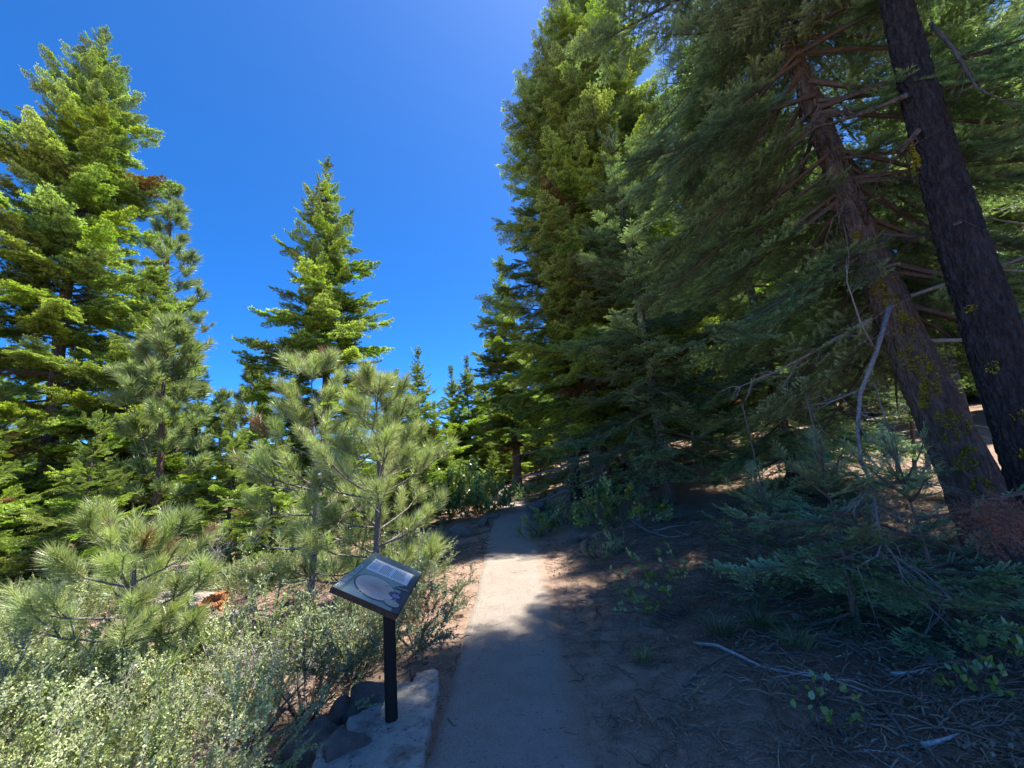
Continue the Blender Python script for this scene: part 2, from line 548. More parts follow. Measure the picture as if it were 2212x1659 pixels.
def pine_tuft(seed, n, ln, w, seg2=True):
    rng = random.Random(seed)
    mb_ = MB()
    for i in range(n):
        s = rng.random() ** 0.8
        p = Vector((-0.26 + 0.29 * s, rng.uniform(-1, 1) * 0.006, rng.uniform(-1, 1) * 0.006))
        a = rng.uniform(0, 2 * math.pi)
        th = R(rng.uniform(42, 78) * (1 - s) + rng.uniform(6, 58) * s)
        d = Vector((math.cos(th), math.sin(th) * math.cos(a), math.sin(th) * math.sin(a)))
        l = ln * rng.uniform(0.75, 1.1)
        n_ = Vector((rng.uniform(-1, 1), rng.uniform(-1, 1), rng.uniform(-1, 1)))
        sd = d.cross(n_).normalized()
        bend = n_.normalized() * (l * rng.uniform(-0.10, 0.10)) + Vector((0.05, 0, -0.02)) * l
        m = p + d * l * 0.55
        e = p + d * l + bend
        t = rng.uniform(0.2, 1.0)
        mb_.add([p - sd * w * 0.5, p + sd * w * 0.5, m + sd * w * 0.5, m - sd * w * 0.5, e], [(0, 1, 2, 3), (3, 2, 4)], 0, t)
    mb_.tube([(-0.25, 0, 0), (0.02, 0, 0)], [0.007, 0.004], 4, 1)
    return mb_


def kit(name, objs):
    ng = bpy.data.node_groups.new(name, 'GeometryNodeTree')
    ng.interface.new_socket('Geometry', in_out='INPUT', socket_type='NodeSocketGeometry')
    ng.interface.new_socket('Geometry', in_out='OUTPUT', socket_type='NodeSocketGeometry')
    N, L = ng.nodes, ng.links
    gi, go = N.new('NodeGroupInput'), N.new('NodeGroupOutput')
    join = N.new('GeometryNodeJoinGeometry')
    for o in reversed(objs):
        oi = N.new('GeometryNodeObjectInfo')
        oi.inputs['Object'].default_value = o
        gt = N.new('GeometryNodeGeometryToInstance')
        L.new(oi.outputs['Geometry'], gt.inputs[0])
        L.new(gt.outputs[0], join.inputs[0])
    iop = N.new('GeometryNodeInstanceOnPoints')
    L.new(gi.outputs[0], iop.inputs['Points'])
    L.new(join.outputs[0], iop.inputs['Instance'])
    iop.inputs['Pick Instance'].default_value = True

    def named(nm, typ):
        a = N.new('GeometryNodeInputNamedAttribute')
        a.data_type = typ
        a.inputs['Name'].default_value = nm
        return a.outputs[0]
    L.new(named('idx', 'INT'), iop.inputs['Instance Index'])
    e2r = N.new('FunctionNodeEulerToRotation')
    L.new(named('rot', 'FLOAT_VECTOR'), e2r.inputs[0])
    L.new(e2r.outputs[0], iop.inputs['Rotation'])
    L.new(named('scl', 'FLOAT_VECTOR'), iop.inputs['Scale'])
    L.new(iop.outputs[0], go.inputs[0])
    return ng, len(objs)


def merged(parts):
    """several bags of shapes, each moved by a matrix, as one bag"""
    out = MB()
    for src, mtx in parts:
        if not hasattr(src, 'arr'): src.arr = np.array(src.v, float)
        m = np.array(mtx)
        v = src.arr @ m[:3, :3].T + m[:3, 3]
        n = len(out.v)
        out.v.extend(v.tolist())
        out.f.extend([tuple(i + n for i in f) for f in src.f])
        out.m.extend(src.m)
        out.t.extend(src.t)
    return out


def frame(p, d, n, s):
    d = Vector(d).normalized()
    y = Vector(n).cross(d)
    if y.length < 1e-4: y = Vector((0, 1, 0)).cross(d)
    y.normalize()
    z = d.cross(y)
    m = Matrix((d * s, y * s, z * s)).transposed().to_4x4()
    m.translation = p
    return m


def fir_bough(L, seed, fronds, foliage=2.4, frond=1.0, spacing=0.21, sides=5, droopy=0.6, bare=False):
    """one whole limb along +x: the wood and, on its outer part, sprays to both sides"""
    rng = random.Random(seed)
    sway, sag, tipu = rng.uniform(-0.12, 0.12), rng.uniform(0.10, 0.24) * min(1.3, L / 2), 0.15

    def lp(s):
        return Vector((L * s, sway * L * s * s, L * (-sag * s * s + tipu * s ** 3)))
    wood = MB()
    lr = 0.009 + 0.0095 * L
    wood.tube([lp(0), lp(0.25), lp(0.5), lp(0.75), lp(0.98)], [lr, lr * 0.8, lr * 0.62, lr * 0.42, lr * 0.16], sides, 1, 0, cap=False)
    parts = [(wood, Matrix.Identity(4))]
    if bare:
        tw = MB()
        for j in range(int(5 + L * 5)):
            s = rng.uniform(0.2, 0.98)
            d = Vector((rng.uniform(0.3, 1), rng.choice((-1, 1)) * rng.uniform(0.5, 1.0), rng.uniform(-0.7, 0.25))).normalized()
            l2 = L * rng.uniform(0.10, 0.34) * (1.15 - s * 0.6)
            p = lp(s)
            q = p + d * l2 * 0.5 + Vector((0, 0, rng.uniform(-0.03, 0.03)))
            e = p + d * l2 + Vector((0.05, 0, rng.uniform(-0.18, 0.02) * l2 * 2))
            tw.tube([p, q, e], [lr * 0.3, lr * 0.22, lr * 0.08], 3, 1, 0, cap=False)
            for u in range(3):
                d3 = (d + Vector((rng.uniform(-1, 1), rng.uniform(-1, 1), rng.uniform(-0.9, 0.4)))).normalized()
                b = p.lerp(e, rng.uniform(0.3, 0.95))
                tw.tube([b, b + d3 * l2 * rng.uniform(0.2, 0.5)], [lr * 0.13, lr * 0.05], 3, 1, 0, cap=False)
        parts.append((tw, Matrix.Identity(4)))
        return merged(parts)
    fs = max(0.34, min(1.05, L * 0.58)) * frond
    s0 = max(0.14, 1 - foliage / L)
    n = max(2, int((1 - s0) * L / (spacing * frond)))
    for j in range(n):
        s = min(0.98, max(0.05, lerp(s0, 0.98, (j + rng.uniform(-0.3, 0.3)) / n)))
        p = lp(s)
        tg = (lp(min(1, s + 0.05)) - lp(s - 0.05)).normalized()
        for sd in (-1, 1):
            if rng.random() < 0.15: continue
            d = Quaternion(UP, sd * R(rng.uniform(28, 70))) @ tg
            d = (d + UP * rng.uniform(-droopy, 0.10)).normalized()
            nn = UP + Vector((rng.uniform(-.3, .3), sd * rng.uniform(-0.15, 0.45), 0))
            parts.append((rng.choice(fronds), frame(p, d, nn, fs * lerp(1.0, 0.62, s) * rng.uniform(0.75, 1.15))))
        if rng.random() < 0.5:
            d = (tg + UP * rng.uniform(0.15, 0.5) + Vector((0, rng.uniform(-.5, .5), 0))).normalized()
            parts.append((rng.choice(fronds), frame(p, d, UP, fs * lerp(0.7, 0.5, s) * rng.uniform(0.7, 1.0))))
    tg = (lp(1) - lp(0.9)).normalized()
    parts.append((rng.choice(fronds), frame(lp(0.88), tg + UP * rng.uniform(0.0, 0.2), UP, fs * rng.uniform(0.65, 0.85))))
    return merged(parts)


UP = Vector((0, 0, 1))


def lerp(a, b, t):
    return a + (b - a) * t


KIT = {}


def fir_kit(name, step, nl, nw, rows, twig, tip, dens, mat, lengths, variants, seed, ter=0.085, **kw):
    fronds = [fir_frond(seed + i, step, nl, nw, rows, twig, tip, dens, ter=ter) for i in range(4)]
    objs, table = [], []
    for L in lengths:
        for v in range(variants):
            table.append((L, False))
            objs.append(loose(name, fir_bough(L, seed * 7 + v * 13 + int(L * 100), fronds, **kw), [MAT[mat], MAT['twig']]))
    for L in (1.2, 2.4):
        for v in range(2):
            table.append((L, True))
            objs.append(loose('bare_bough', fir_bough(L, seed * 3 + v * 17 + int(L * 100), fronds, bare=True), [MAT[mat], MAT['deadwood']]))
    ng, n = kit(name, objs)
    KIT[name] = (ng, n, table)


fir_kit('fir_mid', 0.044, 0.055, 0.0240, 3, 0.0030, 1.0, 1.0, 'fir', (0.5, 1.1, 2.0, 3.2), 3, 10)
fir_kit('fir_far', 0.070, 0.080, 0.0360, 3, 0.0030, 1.0, 0.85, 'fir', (0.5, 1.1, 2.0, 3.2, 4.4), 3, 30, frond=1.15, droopy=0.40)
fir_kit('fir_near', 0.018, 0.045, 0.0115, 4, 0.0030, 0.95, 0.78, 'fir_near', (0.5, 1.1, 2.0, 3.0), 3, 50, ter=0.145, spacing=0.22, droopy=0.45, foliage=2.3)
ng, n_ = kit('pine', [loose('pine_tuft', pine_tuft(70 + i, (150, 210, 180, 120, 230)[i], (0.21, 0.19, 0.23, 0.16, 0.20)[i], 0.0046), [MAT['pine'], MAT['bark_pine']]) for i in range(5)])
KIT['pine'] = (ng, n_, None)
ng, n_ = kit('pine_far', [loose('far_pine_tuft', pine_tuft(90 + i, 110, 0.24, 0.013), [MAT['pine_far'], MAT['twig']]) for i in range(4)])
KIT['pine_far'] = (ng, n_, None)
ng, n_ = kit('dead_fir', [loose('dead_fir_spray', fir_frond(130 + i, 0.02, 0.030, 0.006, 2, 0.004, 0.5), [MAT['dead_needles'], MAT['twig']]) for i in range(2)])
KIT['dead_fir'] = (ng, n_, None)


class Points:
    def __init__(self):
        self.p, self.r, self.s, self.i = [], [], [], []

    def add(self, p, d, n, s, idx):
        d = Vector(d).normalized()
        n = Vector(n)
        y = n.cross(d)
        if y.length < 1e-4: y = Vector((0, 1, 0)).cross(d)
        y.normalize()
        z = d.cross(y)
        e = Matrix((d, y, z)).transposed().to_euler()
        self.p.append(tuple(p)); self.r.append(tuple(e))
        self.s.append((s, s, s) if isinstance(s, (int, float)) else tuple(s)); self.i.append(idx)

    def build(self, name, k, parent=None):
        ng = KIT[k][0]
        me = bpy.data.meshes.new(name)
        me.from_pydata(self.p, [], [])
        for nm, typ, dat, key, dt in (('rot', 'FLOAT_VECTOR', self.r, 'vector', np.float32), ('scl', 'FLOAT_VECTOR', self.s, 'vector', np.float32), ('idx', 'INT', self.i, 'value', np.int32)):
            a = me.attributes.new(nm, typ, 'POINT')
            a.data.foreach_set(key, np.array(dat, dtype=dt).ravel())
        o = bpy.data.objects.new(name, me)
        md = o.modifiers.new('sprays', 'NODES')
        md.node_group = ng
        o['kind'] = 'stuff'
        return link(o, parent)


# ---------------------------------------------------------------- firs
def make_fir(label, x, y, h, r, cb, k='fir_mid', seed=1, power=0.78, lean=(0, 0), trunk_r=None, sparse=1.0, frond=1.0,
             limb_gap=0.42, bark_mat='bark', sector=None, droop=0.0, group=None, name='fir_tree', trunk=True, whorl=(4, 6), dead_low=0.0, dead_from=0.6, tier=1.0):
    rng = random.Random(seed)
    z0 = H(x, y) - 0.05
    root = empty(name, (x, y, z0))
    tag(root, label, 'tree', group)
    tr = trunk_r or (0.011 * h + 0.02)
    table = KIT[k][2]

    def axis_pt(z):
        s = z / h
        return Vector((lean[0] * s + 0.05 * math.sin(z * 0.7 + seed), lean[1] * s + 0.05 * math.cos(z * 0.6 + seed), z))
    if trunk:
        wood = MB()
        zs = np.concatenate([np.linspace(0, 2.0, 9), np.linspace(2.0, h, 13)[1:]])
        rr = [max(0.006, tr * (1 - z / h) ** 0.85 + tr * 0.35 * math.exp(-z / 0.35)) for z in zs]
        wood.tube([axis_pt(z) for z in zs], rr, 12, 0, 0, jitter=0.07, rng=rng)
        wood.build('trunk', MAT[bark_mat], root)
    pts = Points()

    def bough(p, ga, pitch, L, roll, bare=False):
        c = [(abs(math.log(L / T_[0])) + rng.uniform(0, 0.3), i, T_[0]) for i, T_ in enumerate(table) if T_[1] == bare]
        _, i, Ln = min(c)
        hd = Vector((math.cos(ga), math.sin(ga), 0))
        sv = Vector((-hd.y, hd.x, 0))
        d = hd * math.cos(pitch) + UP * math.sin(pitch)
        sc = L / Ln
        pts.add(p, d, UP + sv * roll, (sc, sc * rng.choice((-1, 1)) * rng.uniform(0.9, 1.1), sc * rng.uniform(0.85, 1.15)), i)
    ga = rng.uniform(0, 6.28)
    if dead_low > 0:
        z = dead_from
        while z < cb + 0.8:
            for q in range(3):
                ga += 2.399 + rng.uniform(-0.4, 0.4)
                if rng.random() < dead_low:
                    bough(axis_pt(z + rng.uniform(-.1, .1)), ga, rng.uniform(-0.45, 0.0), r * rng.uniform(0.35, 0.75), 0, True)
            z += 0.3
    z = cb
    while z < h - 0.10:
        t = (z - cb) / (h - cb)
        R_ = r * (1 - t) ** power * (0.66 + 0.34 * min(1.0, t * 5))
        for q in range(rng.randint(*whorl)):
            ga += 2.399 + rng.uniform(-0.35, 0.35)
            L = max(0.20, R_ * rng.uniform(0.66, 1.18))
            zz = z + rng.uniform(-0.5, 0.5) * limb_gap * tier
            if zz > h - 0.1 or rng.random() > sparse: continue
            if sector and not sector(ga % (2 * math.pi), zz): continue
            bough(axis_pt(zz), ga, lerp(-0.16, 0.62, t ** 1.2) - droop + rng.uniform(-0.12, 0.12), L, rng.uniform(-0.25, 0.25))
        z += limb_gap * lerp(1.05, 0.60, t) * rng.uniform(0.75, 1.25)
    for q in range(6):
        a = q * 1.9
        bough(axis_pt(h - 0.06 * q), a, lerp(1.35, 0.75, q / 5), 0.26 + 0.05 * q, 0)
    pts.build('crown', k, root)
    return root


# ---------------------------------------------------------------- pines
def make_pine(label, x, y, h, seed, k='pine', tuft=1.0, reach=0.42, cb=0.35, gap=0.36, trunk_r=None, lean=(0, 0), rmax=1.2, group=None, mat='bark_pine', sub=3, up0=0.35):
    rng = random.Random(seed)
    z0 = H(x, y) - 0.05
    root = empty('pine_tree', (x, y, z0))
    tag(root, label, 'tree', group)
    tr = trunk_r or 0.018 * h
    nk = KIT[k][1]

    def ax(z):
        s = z / h
        return Vector((lean[0] * s + 0.03 * math.sin(z * 1.7 + seed), lean[1] * s + 0.03 * math.cos(z * 1.4 + seed), z))
    wood = MB()
    zs = np.linspace(0, h, 12)
    wood.tube([ax(z) for z in zs], [max(0.008, tr * (1 - z / h) ** 0.8) for z in zs], 9, 0, 0, jitter=0.08, rng=rng)
    pts = Points()
    z = cb
    ga = rng.uniform(0, 6)
    while z < h - 0.15:
        t = (z - cb) / (h - cb)
        L0 = min(rmax, reach * (h - z) + 0.22) * (0.75 + 0.25 * min(1, t * 3))
        for q in range(rng.randint(4, 6)):
            ga += 1.35 + rng.uniform(-0.3, 0.3)
            L = L0 * rng.uniform(0.65, 1.15)
            e0 = lerp(up0 - 0.25, up0 + 0.5, t) + rng.uniform(-0.15, 0.15)
            hd = Vector((math.cos(ga), math.sin(ga), 0))
            sdv = Vector((-hd.y, hd.x, 0))
            b0 = ax(z + rng.uniform(-0.08, 0.08))
            sw = rng.uniform(-0.25, 0.25)

            def lp(s):
                return b0 + hd * (L * s) + sdv * (sw * L * s * s) + UP * (L * (e0 * s - 0.28 * s * s + 0.40 * s ** 3))
            lr = 0.006 + 0.010 * L
            wood.tube([lp(0), lp(0.33), lp(0.66), lp(1.0)], [lr, lr * 0.8, lr * 0.6, lr * 0.4], 5, 0, 0, cap=False)
            tg = (lp(1) - lp(0.85)).normalized()
            pts.add(lp(1.0), tg + UP * 0.35, UP + hd * rng.uniform(-1, 1), tuft * rng.uniform(0.75, 1.15), rng.randrange(nk))
            for j in range(sub if L > 0.35 * tuft else 1):
                s = rng.uniform(0.42, 0.92)
                sd = rng.choice((-1, 1))
                d = (Quaternion(UP, sd * R(rng.uniform(30, 65))) @ tg + UP * rng.uniform(0.1, 0.55)).normalized()
                l2 = rng.uniform(0.14, 0.34) * tuft * min(1.3, L + 0.3)
                p = lp(s)
                wood.tube([p, p + d * l2], [lr * 0.5, lr * 0.35], 4, 0, 0, cap=False)
                pts.add(p + d * l2, d + UP * 0.2, UP + sdv * rng.uniform(-1, 1), tuft * rng.uniform(0.5, 1.05), rng.randrange(nk))
        z += gap * lerp(1.1, 0.8, t) * rng.uniform(0.85, 1.15)
    pts.add(ax(h), UP, hd, tuft * 1.0, 0)
    for q in range(3):
        a = q * 2.1
        pts.add(ax(h - 0.08), Vector((math.cos(a), math.sin(a), 0.9)), UP, tuft * 0.85, rng.randrange(nk))
    wood.build('trunk', MAT[mat], root)
    pts.build('crown', k, root)
    return root


def fir(label, az, dist, h, r, cb, **kw):
    x, y = polar(az, dist)
    return make_fir(label, x, y, h, r, cb, **kw)


def pine(label, az, dist, h, seed, **kw):
    x, y = polar(az, dist)
    return make_pine(label, x, y, h, seed, **kw)


# -- left of the trail
fir('tallest fir on the left, layered sunlit boughs and a brown top', -50.2, 20.0, 20.6, 4.5, 1.2, k='fir_far', seed=11, tier=0.5, whorl=(5, 7), limb_gap=0.60, power=0.72, frond=1.35)
fir('dark fir half cut off by the left edge of the picture', -60.5, 21.0, 14.5, 4.2, 0.8, k='fir_far', seed=12, limb_gap=0.5, frond=1.3)
fir('mid-sized fir leaning against the foot of the tallest left fir', -43.8, 17.5, 9.5, 2.9, 0.5, k='fir_far', seed=13, limb_gap=0.45, frond=1.15)
fir('lone conical fir standing free against the blue sky', -25.7, 17.0, 15.6, 3.7, 1.0, k='fir_far', seed=14, tier=0.4, whorl=(5, 7), limb_gap=0.70, power=0.80, frond=1.15)
pine('tall open pine with upswept tips behind the tallest left fir', -43.0, 25.5, 18.0, 21, k='pine_far', tuft=1.7, reach=0.20, cb=4.0, gap=0.95, rmax=2.9, mat='bark_brown', sub=3, up0=0.55)
pine('bushy pine with brown trunk right of the tallest left fir', -42.2, 13.5, 6.6, 22, k='pine_far', tuft=1.15, reach=0.30, cb=1.9, gap=0.42, rmax=1.35, mat='bark_brown', sub=4, trunk_r=0.12)
pine('young long-needled pine directly behind the sign panel', -19.6, 5.9, 3.2, 23, tuft=0.92, reach=0.46, cb=0.45, rmax=1.2, trunk_r=0.058, gap=0.31, sub=4)
pine('young long-needled pine left of the sign with bare grey trunk', -27.2, 6.6, 3.6, 24, tuft=0.92, reach=0.42, cb=0.5, rmax=1.2, trunk_r=0.055, gap=0.42, sub=3)
pine('small long-needled pine rising from the shrubs at lower left', -43.6, 5.3, 1.62, 25, tuft=0.84, reach=0.52, cb=0.28, rmax=1.05, trunk_r=0.045, gap=0.26, sub=4)
pine('grey-green pine on the skyline left of the lone conical fir', -34.0, 30.0, 9.2, 26, k='pine_far', tuft=1.7, reach=0.24, cb=1.5, gap=0.6, rmax=1.8, mat='bark_brown', sub=4)
pine('thin grey-green pine at the bright gap beside the bushy pine', -37.0, 33.0, 8.2, 27, k='pine_far', tuft=1.7, reach=0.22, cb=1.5, gap=0.6, rmax=1.6, mat='bark_brown', sub=4)
FB = fir('small sunlit fir in the hollow below the skyline pine', -36.0, 13.5, 3.9, 1.5, 0.25, seed=31, limb_gap=0.30, frond=0.8)
FA = fir('narrow spired fir, tallest of the far cluster by the trail', -13.6, 24.0, 8.7, 2.7, 0.4, k='fir_far', seed=32, limb_gap=0.38, power=0.9)
FC = fir('pointed fir second from the trail in the far cluster', -6.6, 27.0, 8.6, 2.6, 0.6, k='fir_far', seed=33, limb_gap=0.37, power=0.95)


def cp(src, az, dist, sc, rz, label, group=None):
    x, y = polar(az, dist)
    return copy_tree(src, (x, y, H(x, y) - 0.06), rz, sc, label, 'tree', group)


cp(FC, -8.8, 28.5, 0.97, 1.3, 'pointed fir third from the trail in the far cluster')
cp(FA, -16.6, 27.0, 0.93, 2.1, 'small spire just left of the tallest far fir')
cp(FA, -4.2, 30.0, 0.93, 4.0, 'fir nearest the trail in the far cluster, half behind dark boughs')
cp(FB, -31.5, 11.5, 0.85, 2.0, 'small fir in front of the lone conical fir')
cp(FB, -39.5, 17.0, 1.45, 0.6, 'broad small fir below the thin skyline pine')
cp(FB, -47.0, 12.5, 0.95, 3.3, 'small fir at the shady foot of the tallest left fir')
cp(FB, -29.0, 19.0, 1.5, 5.1, 'fir filling the gap left of the lone conical fir trunk')
cp(FB, -22.5, 13.0, 1.05, 1.1, 'small fir just right of the lone conical fir trunk')
cp(FB, -17.8, 14.5, 1.05, 4.4, 'small fir seen past the pine behind the sign')
cp(FB, -14.2, 13.0, 0.9, 2.7, 'small pale fir beside the manzanita at the trail bend')
cp(FA, -11.6, 20.0, 0.55, 0.2, 'low fir in front of the far cluster')
cp(FC, -33.0, 22.0, 0.72, 0.9, 'dim narrow fir behind the small hollow firs')
cp(FC, -57.0, 26.0, 1.1, 0.4, 'dark fir seen under the boughs at the left edge')
cp(FB, -53.5, 17.0, 1.3, 0.4, 'small fir under the boughs of the tallest left fir')
cp(FC, -55.0, 14.0, 0.55, 2.9, 'low dark fir at the left edge below the tall one')
ORD = ('first second third fourth fifth sixth seventh eighth ninth tenth eleventh twelfth thirteenth fourteenth fifteenth sixteenth seventeenth eighteenth nineteenth twentieth '
       'twenty-first twenty-second twenty-third twenty-fourth twenty-fifth twenty-sixth twenty-seventh twenty-eighth twenty-ninth thirtieth').split()
for i, (az, d, sc) in enumerate([(-62, 38, 1.2), (-58.5, 31, 1.3), (-55, 44, 1.3), (-52, 30, 1.2), (-49, 34, 1.2), (-46, 40, 1.0), (-41, 46, 0.9), (-35, 45, 0.85), (-29, 42, 0.9), (-23, 44, 1.0), (-18, 40, 0.85),
                                 (-13, 38, 0.75), (-9, 42, 0.8), (-5, 46, 1.1), (-2.4, 25, 0.7), (-1.0, 40, 1.2), (2, 34, 1.1), (3.5, 27, 0.6), (5, 42, 1.5), (9, 36, 1.5), (13, 40, 1.6), (18, 36, 1.6), (23, 34, 1.6),
                                 (28, 36, 1.7), (33, 32, 1.6), (38, 34, 1.7), (43, 31, 1.6), (49, 33, 1.6), (55, 32, 1.6), (61, 34, 1.6)]):
    cp((FA, FC)[i % 2], az, d, sc, i * 1.7, ORD[i] + ' from the left of the dim firs closing the far view', 'far firs behind the nearer trees')
cp(FB, 3.0, 19.5, 0.75, 0.4, 'low fir just right of the far brown trunk')
cp(FB, 6.0, 17.0, 0.6, 2.4, 'low fir on the rise between far brown trunk and bare grey foot')
cp(FB, 14.5, 16.0, 0.8, 4.4, 'low fir on the rise right of the big dark fir trunk')
cp(FB, -3.6, 21.0, 0.6, 5.4, 'low fir left of the far brown trunk where the trail ends')

# -- right of the trail
fir('big dark fir whose left flank makes the skyline beside the trail', 11.7, 12.3, 17.4, 3.9, 2.0, seed=41, limb_gap=0.46, power=0.70, frond=1.25, trunk_r=0.26, dead_low=0.3)
fir('fir with a bare grey foot in front of the big dark fir', 7.9, 13.2, 10.5, 2.3, 2.3, seed=42, limb_gap=0.45, sparse=0.65, trunk_r=0.2, dead_low=0.4)
fir('fir with a clear brown trunk at the far end of the trail', -0.3, 18.5, 11.5, 2.3, 2.4, seed=43, limb_gap=0.45, k='fir_far', trunk_r=0.2, bark_mat='bark_brown')
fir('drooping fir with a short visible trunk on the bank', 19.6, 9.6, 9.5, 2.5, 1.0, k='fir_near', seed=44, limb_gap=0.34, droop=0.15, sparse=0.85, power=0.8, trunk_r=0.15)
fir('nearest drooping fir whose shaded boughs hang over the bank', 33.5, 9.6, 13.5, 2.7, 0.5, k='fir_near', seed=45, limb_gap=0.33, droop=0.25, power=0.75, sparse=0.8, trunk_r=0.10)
make_fir('tall fir rising behind the drooping fir on the bank', 3.7, 11.5, 21.0, 3.2, 2.0, seed=46, limb_gap=0.42, power=0.6, dead_low=0.3)
BG = [(7.4, 13.0, 13), (9.2, 14.2, 12), (5.6, 17, 15), (11.5, 14.5, 15), (14.5, 11, 14), (9, 20, 16), (15.5, 18, 16), (19, 13, 15), (4.0, 22, 14), (14, 7.0, 11)]
BGL = ['fir on the bank straight behind the nearest drooping fir', 'fir behind the thin leaning trunk on the sunny bank', 'fir far back between the big dark fir and the bank', 'fir upslope behind the leaning trunk with lichen',
       'sunlit fir upslope showing between the two leaning trunks', 'tall fir deep in the stand behind the bank', 'fir deep in the stand behind the leaning trunks', 'sunlit fir beyond the grey-black trunk',
       'fir just beyond the big dark fir along the trail', 'sunlit fir close behind the grey-black trunk at the right edge']
F1 = None
for i, ((x, y, h), lb) in enumerate(zip(BG, BGL)):
    if i in (0, 1, 4):
        t_ = make_fir(lb, x, y, h, 2.7, 2.2, k='fir_far' if i else 'fir_mid', seed=60 + i, limb_gap=0.46, power=0.7, frond=1.15, dead_low=0.3)
        F1 = t_ if i == 1 else F1
    else:
        copy_tree(F1, (x, y, H(x, y) - 0.05), i * 1.1, h / 12.0, lb)
make_pine('pine with pale glinting needles behind the grey-black trunk', 8.6, 5.6, 9.0, 71, k='pine', tuft=1.25, reach=0.3, cb=2.6, gap=0.5, rmax=1.9, sub=5, mat='bark_pine')


# ---------------------------------------------------------------- the two leaning trunks at the right
def bark_trunk(parent, h, lean, r0, r1, mat, amp, cell, zhi, seed, stretch=2.6, flare=0.25):
    rng = random.Random(seed)
    sides = 88
    zs = list(np.arange(-0.15, zhi, 0.032)) + list(np.linspace(zhi, h, 14))
    vs_ = []
    for z in zs:
        s = max(0, z) / h
        c = Vector((lean[0] * s + 0.05 * math.sin(z * 0.8 + seed) - 0.05 * math.sin(seed), lean[1] * s + 0.04 * math.cos(z * 0.7 + seed) - 0.04 * math.cos(seed), z))
        r = max(0.02, lerp(r0, r1, min(1, max(0, z) / zhi)) * (1 - max(0, z - zhi) / (h - zhi + 0.5))) + r0 * flare * math.exp(-max(0, z) / 0.35)
        for k in range(sides):
            a = 2 * math.pi * k / sides
            q = Vector((math.cos(a) * r / cell, math.sin(a) * r / cell, z / cell / stretch)) + Vector((seed * 3.1, 0, 0))
            q += noise.noise_vector(q * 0.9) * 0.45
            d, _ = noise.voronoi(q)
            plate = min(1.0, (d[1] - d[0]) / 0.32)
            plate = plate * plate * (3 - 2 * plate)
            fine = noise.noise(q * 5.0) * 0.22 + noise.noise(q * 11.0) * 0.12 + noise.noise(q * 0.5) * 0.5
            rr = r + amp * (plate - 0.6 + fine)
            vs_.append((c.x + math.cos(a) * rr, c.y + math.sin(a) * rr, c.z))
    mb_ = MB()
    mb_.add(vs_, [(i * sides + k, i * sides + (k + 1) % sides, (i + 1) * sides + (k + 1) % sides, (i + 1) * sides + k) for i in range(len(zs) - 1) for k in range(sides)])
    o = mb_.build('trunk', MAT[mat], parent)

    def surf(z, a, off=0.0):
        s = z / h
        c = Vector((lean[0] * s + 0.05 * math.sin(z * 0.8 + seed) - 0.05 * math.sin(seed), lean[1] * s + 0.04 * math.cos(z * 0.7 + seed) - 0.04 * math.cos(seed), z))
        r = lerp(r0, r1, min(1, z / zhi)) + r0 * flare * math.exp(-z / 0.35) + off
        return c + Vector((math.cos(a) * r, math.sin(a) * r, 0)), Vector((math.cos(a), math.sin(a), 0))
    return surf


def lichen_patch(parent, p, n, size, rng):
    """a shaggy tuft: many short curled lobes"""
    mb_ = MB()
    t1 = n.cross(UP).normalized()
    t2 = n.cross(t1)
    for i in range(int(170 * size / 0.08)):
        a, q = rng.uniform(0, 6.28), size * math.sqrt(rng.random())
        b = p + t1 * (math.cos(a) * q * 0.8) + t2 * (math.sin(a) * q) - n * 0.014
        d = (n * rng.uniform(0.4, 1.0) + t1 * rng.uniform(-.8, .8) + t2 * rng.uniform(-.6, .9)).normalized()
        sd = d.cross(Vector((rng.uniform(-1, 1), rng.uniform(-1, 1), rng.uniform(-1, 1)))).normalized()
        l, w = rng.uniform(0.014, 0.032), rng.uniform(0.003, 0.007)
        mb_.add([b - sd * w, b + sd * w, b + d * l + sd * w * 0.7, b + d * l - sd * w * 0.7], [(0, 1, 2, 3)])
    return mb_.build('lichen', MAT['lichen'], parent)


def stub_branch(parent, pts_, r, mat, seed, twigs=6, name='dead_branch', lichen=False):
    rng = random.Random(seed)
    mb_ = MB()
    P = [Vector(p) for p in pts_]
    n = len(P)
    mb_.tube(P, [lerp(r, r * 0.25, i / (n - 1)) for i in range(n)], 7, 0, 0, jitter=0.12, rng=rng)
    for j in range(twigs):
        i = rng.randrange(max(1, n // 3), n)
        q = P[i - 1].lerp(P[i], rng.random())
        ax = (P[i] - P[i - 1]).normalized()
        d = (ax * rng.uniform(0.2, 0.9) + Vector((rng.uniform(-1, 1), rng.uniform(-1, 1), rng.uniform(-0.8, 0.5)))).normalized()
        l = rng.uniform(0.15, 0.55)
        m = q + d * l * 0.5 + Vector((0, 0, rng.uniform(-0.04, 0.04)))
        e = q + d * l + Vector((rng.uniform(-.08, .08), rng.uniform(-.08, .08), rng.uniform(-0.14, 0.03)))
        mb_.tube([q, m, e], [r * 0.32, r * 0.22, r * 0.08], 4, 0, 0, cap=False)
        for u in range(2):
            b = m.lerp(e, rng.random())
            d2 = (d + Vector((rng.uniform(-1, 1), rng.uniform(-1, 1), rng.uniform(-1, 0.6)))).normalized()
            mb_.tube([b, b + d2 * l * 0.4], [r * 0.14, r * 0.06], 3, 0, 0, cap=False)
    return mb_.build(name, MAT[mat], parent)


def leaning(p0, p1, d, h):
    """foot and lean of a trunk that runs through two points at distance d"""
    a, b = at(*p0, d), at(*p1, d)
    z = H(a.x, a.y)
    k = (b - a) / (b.z - a.z)
    foot = a + k * (z - a.z)
    return foot.x, foot.y, (k.x * h, k.y * h)


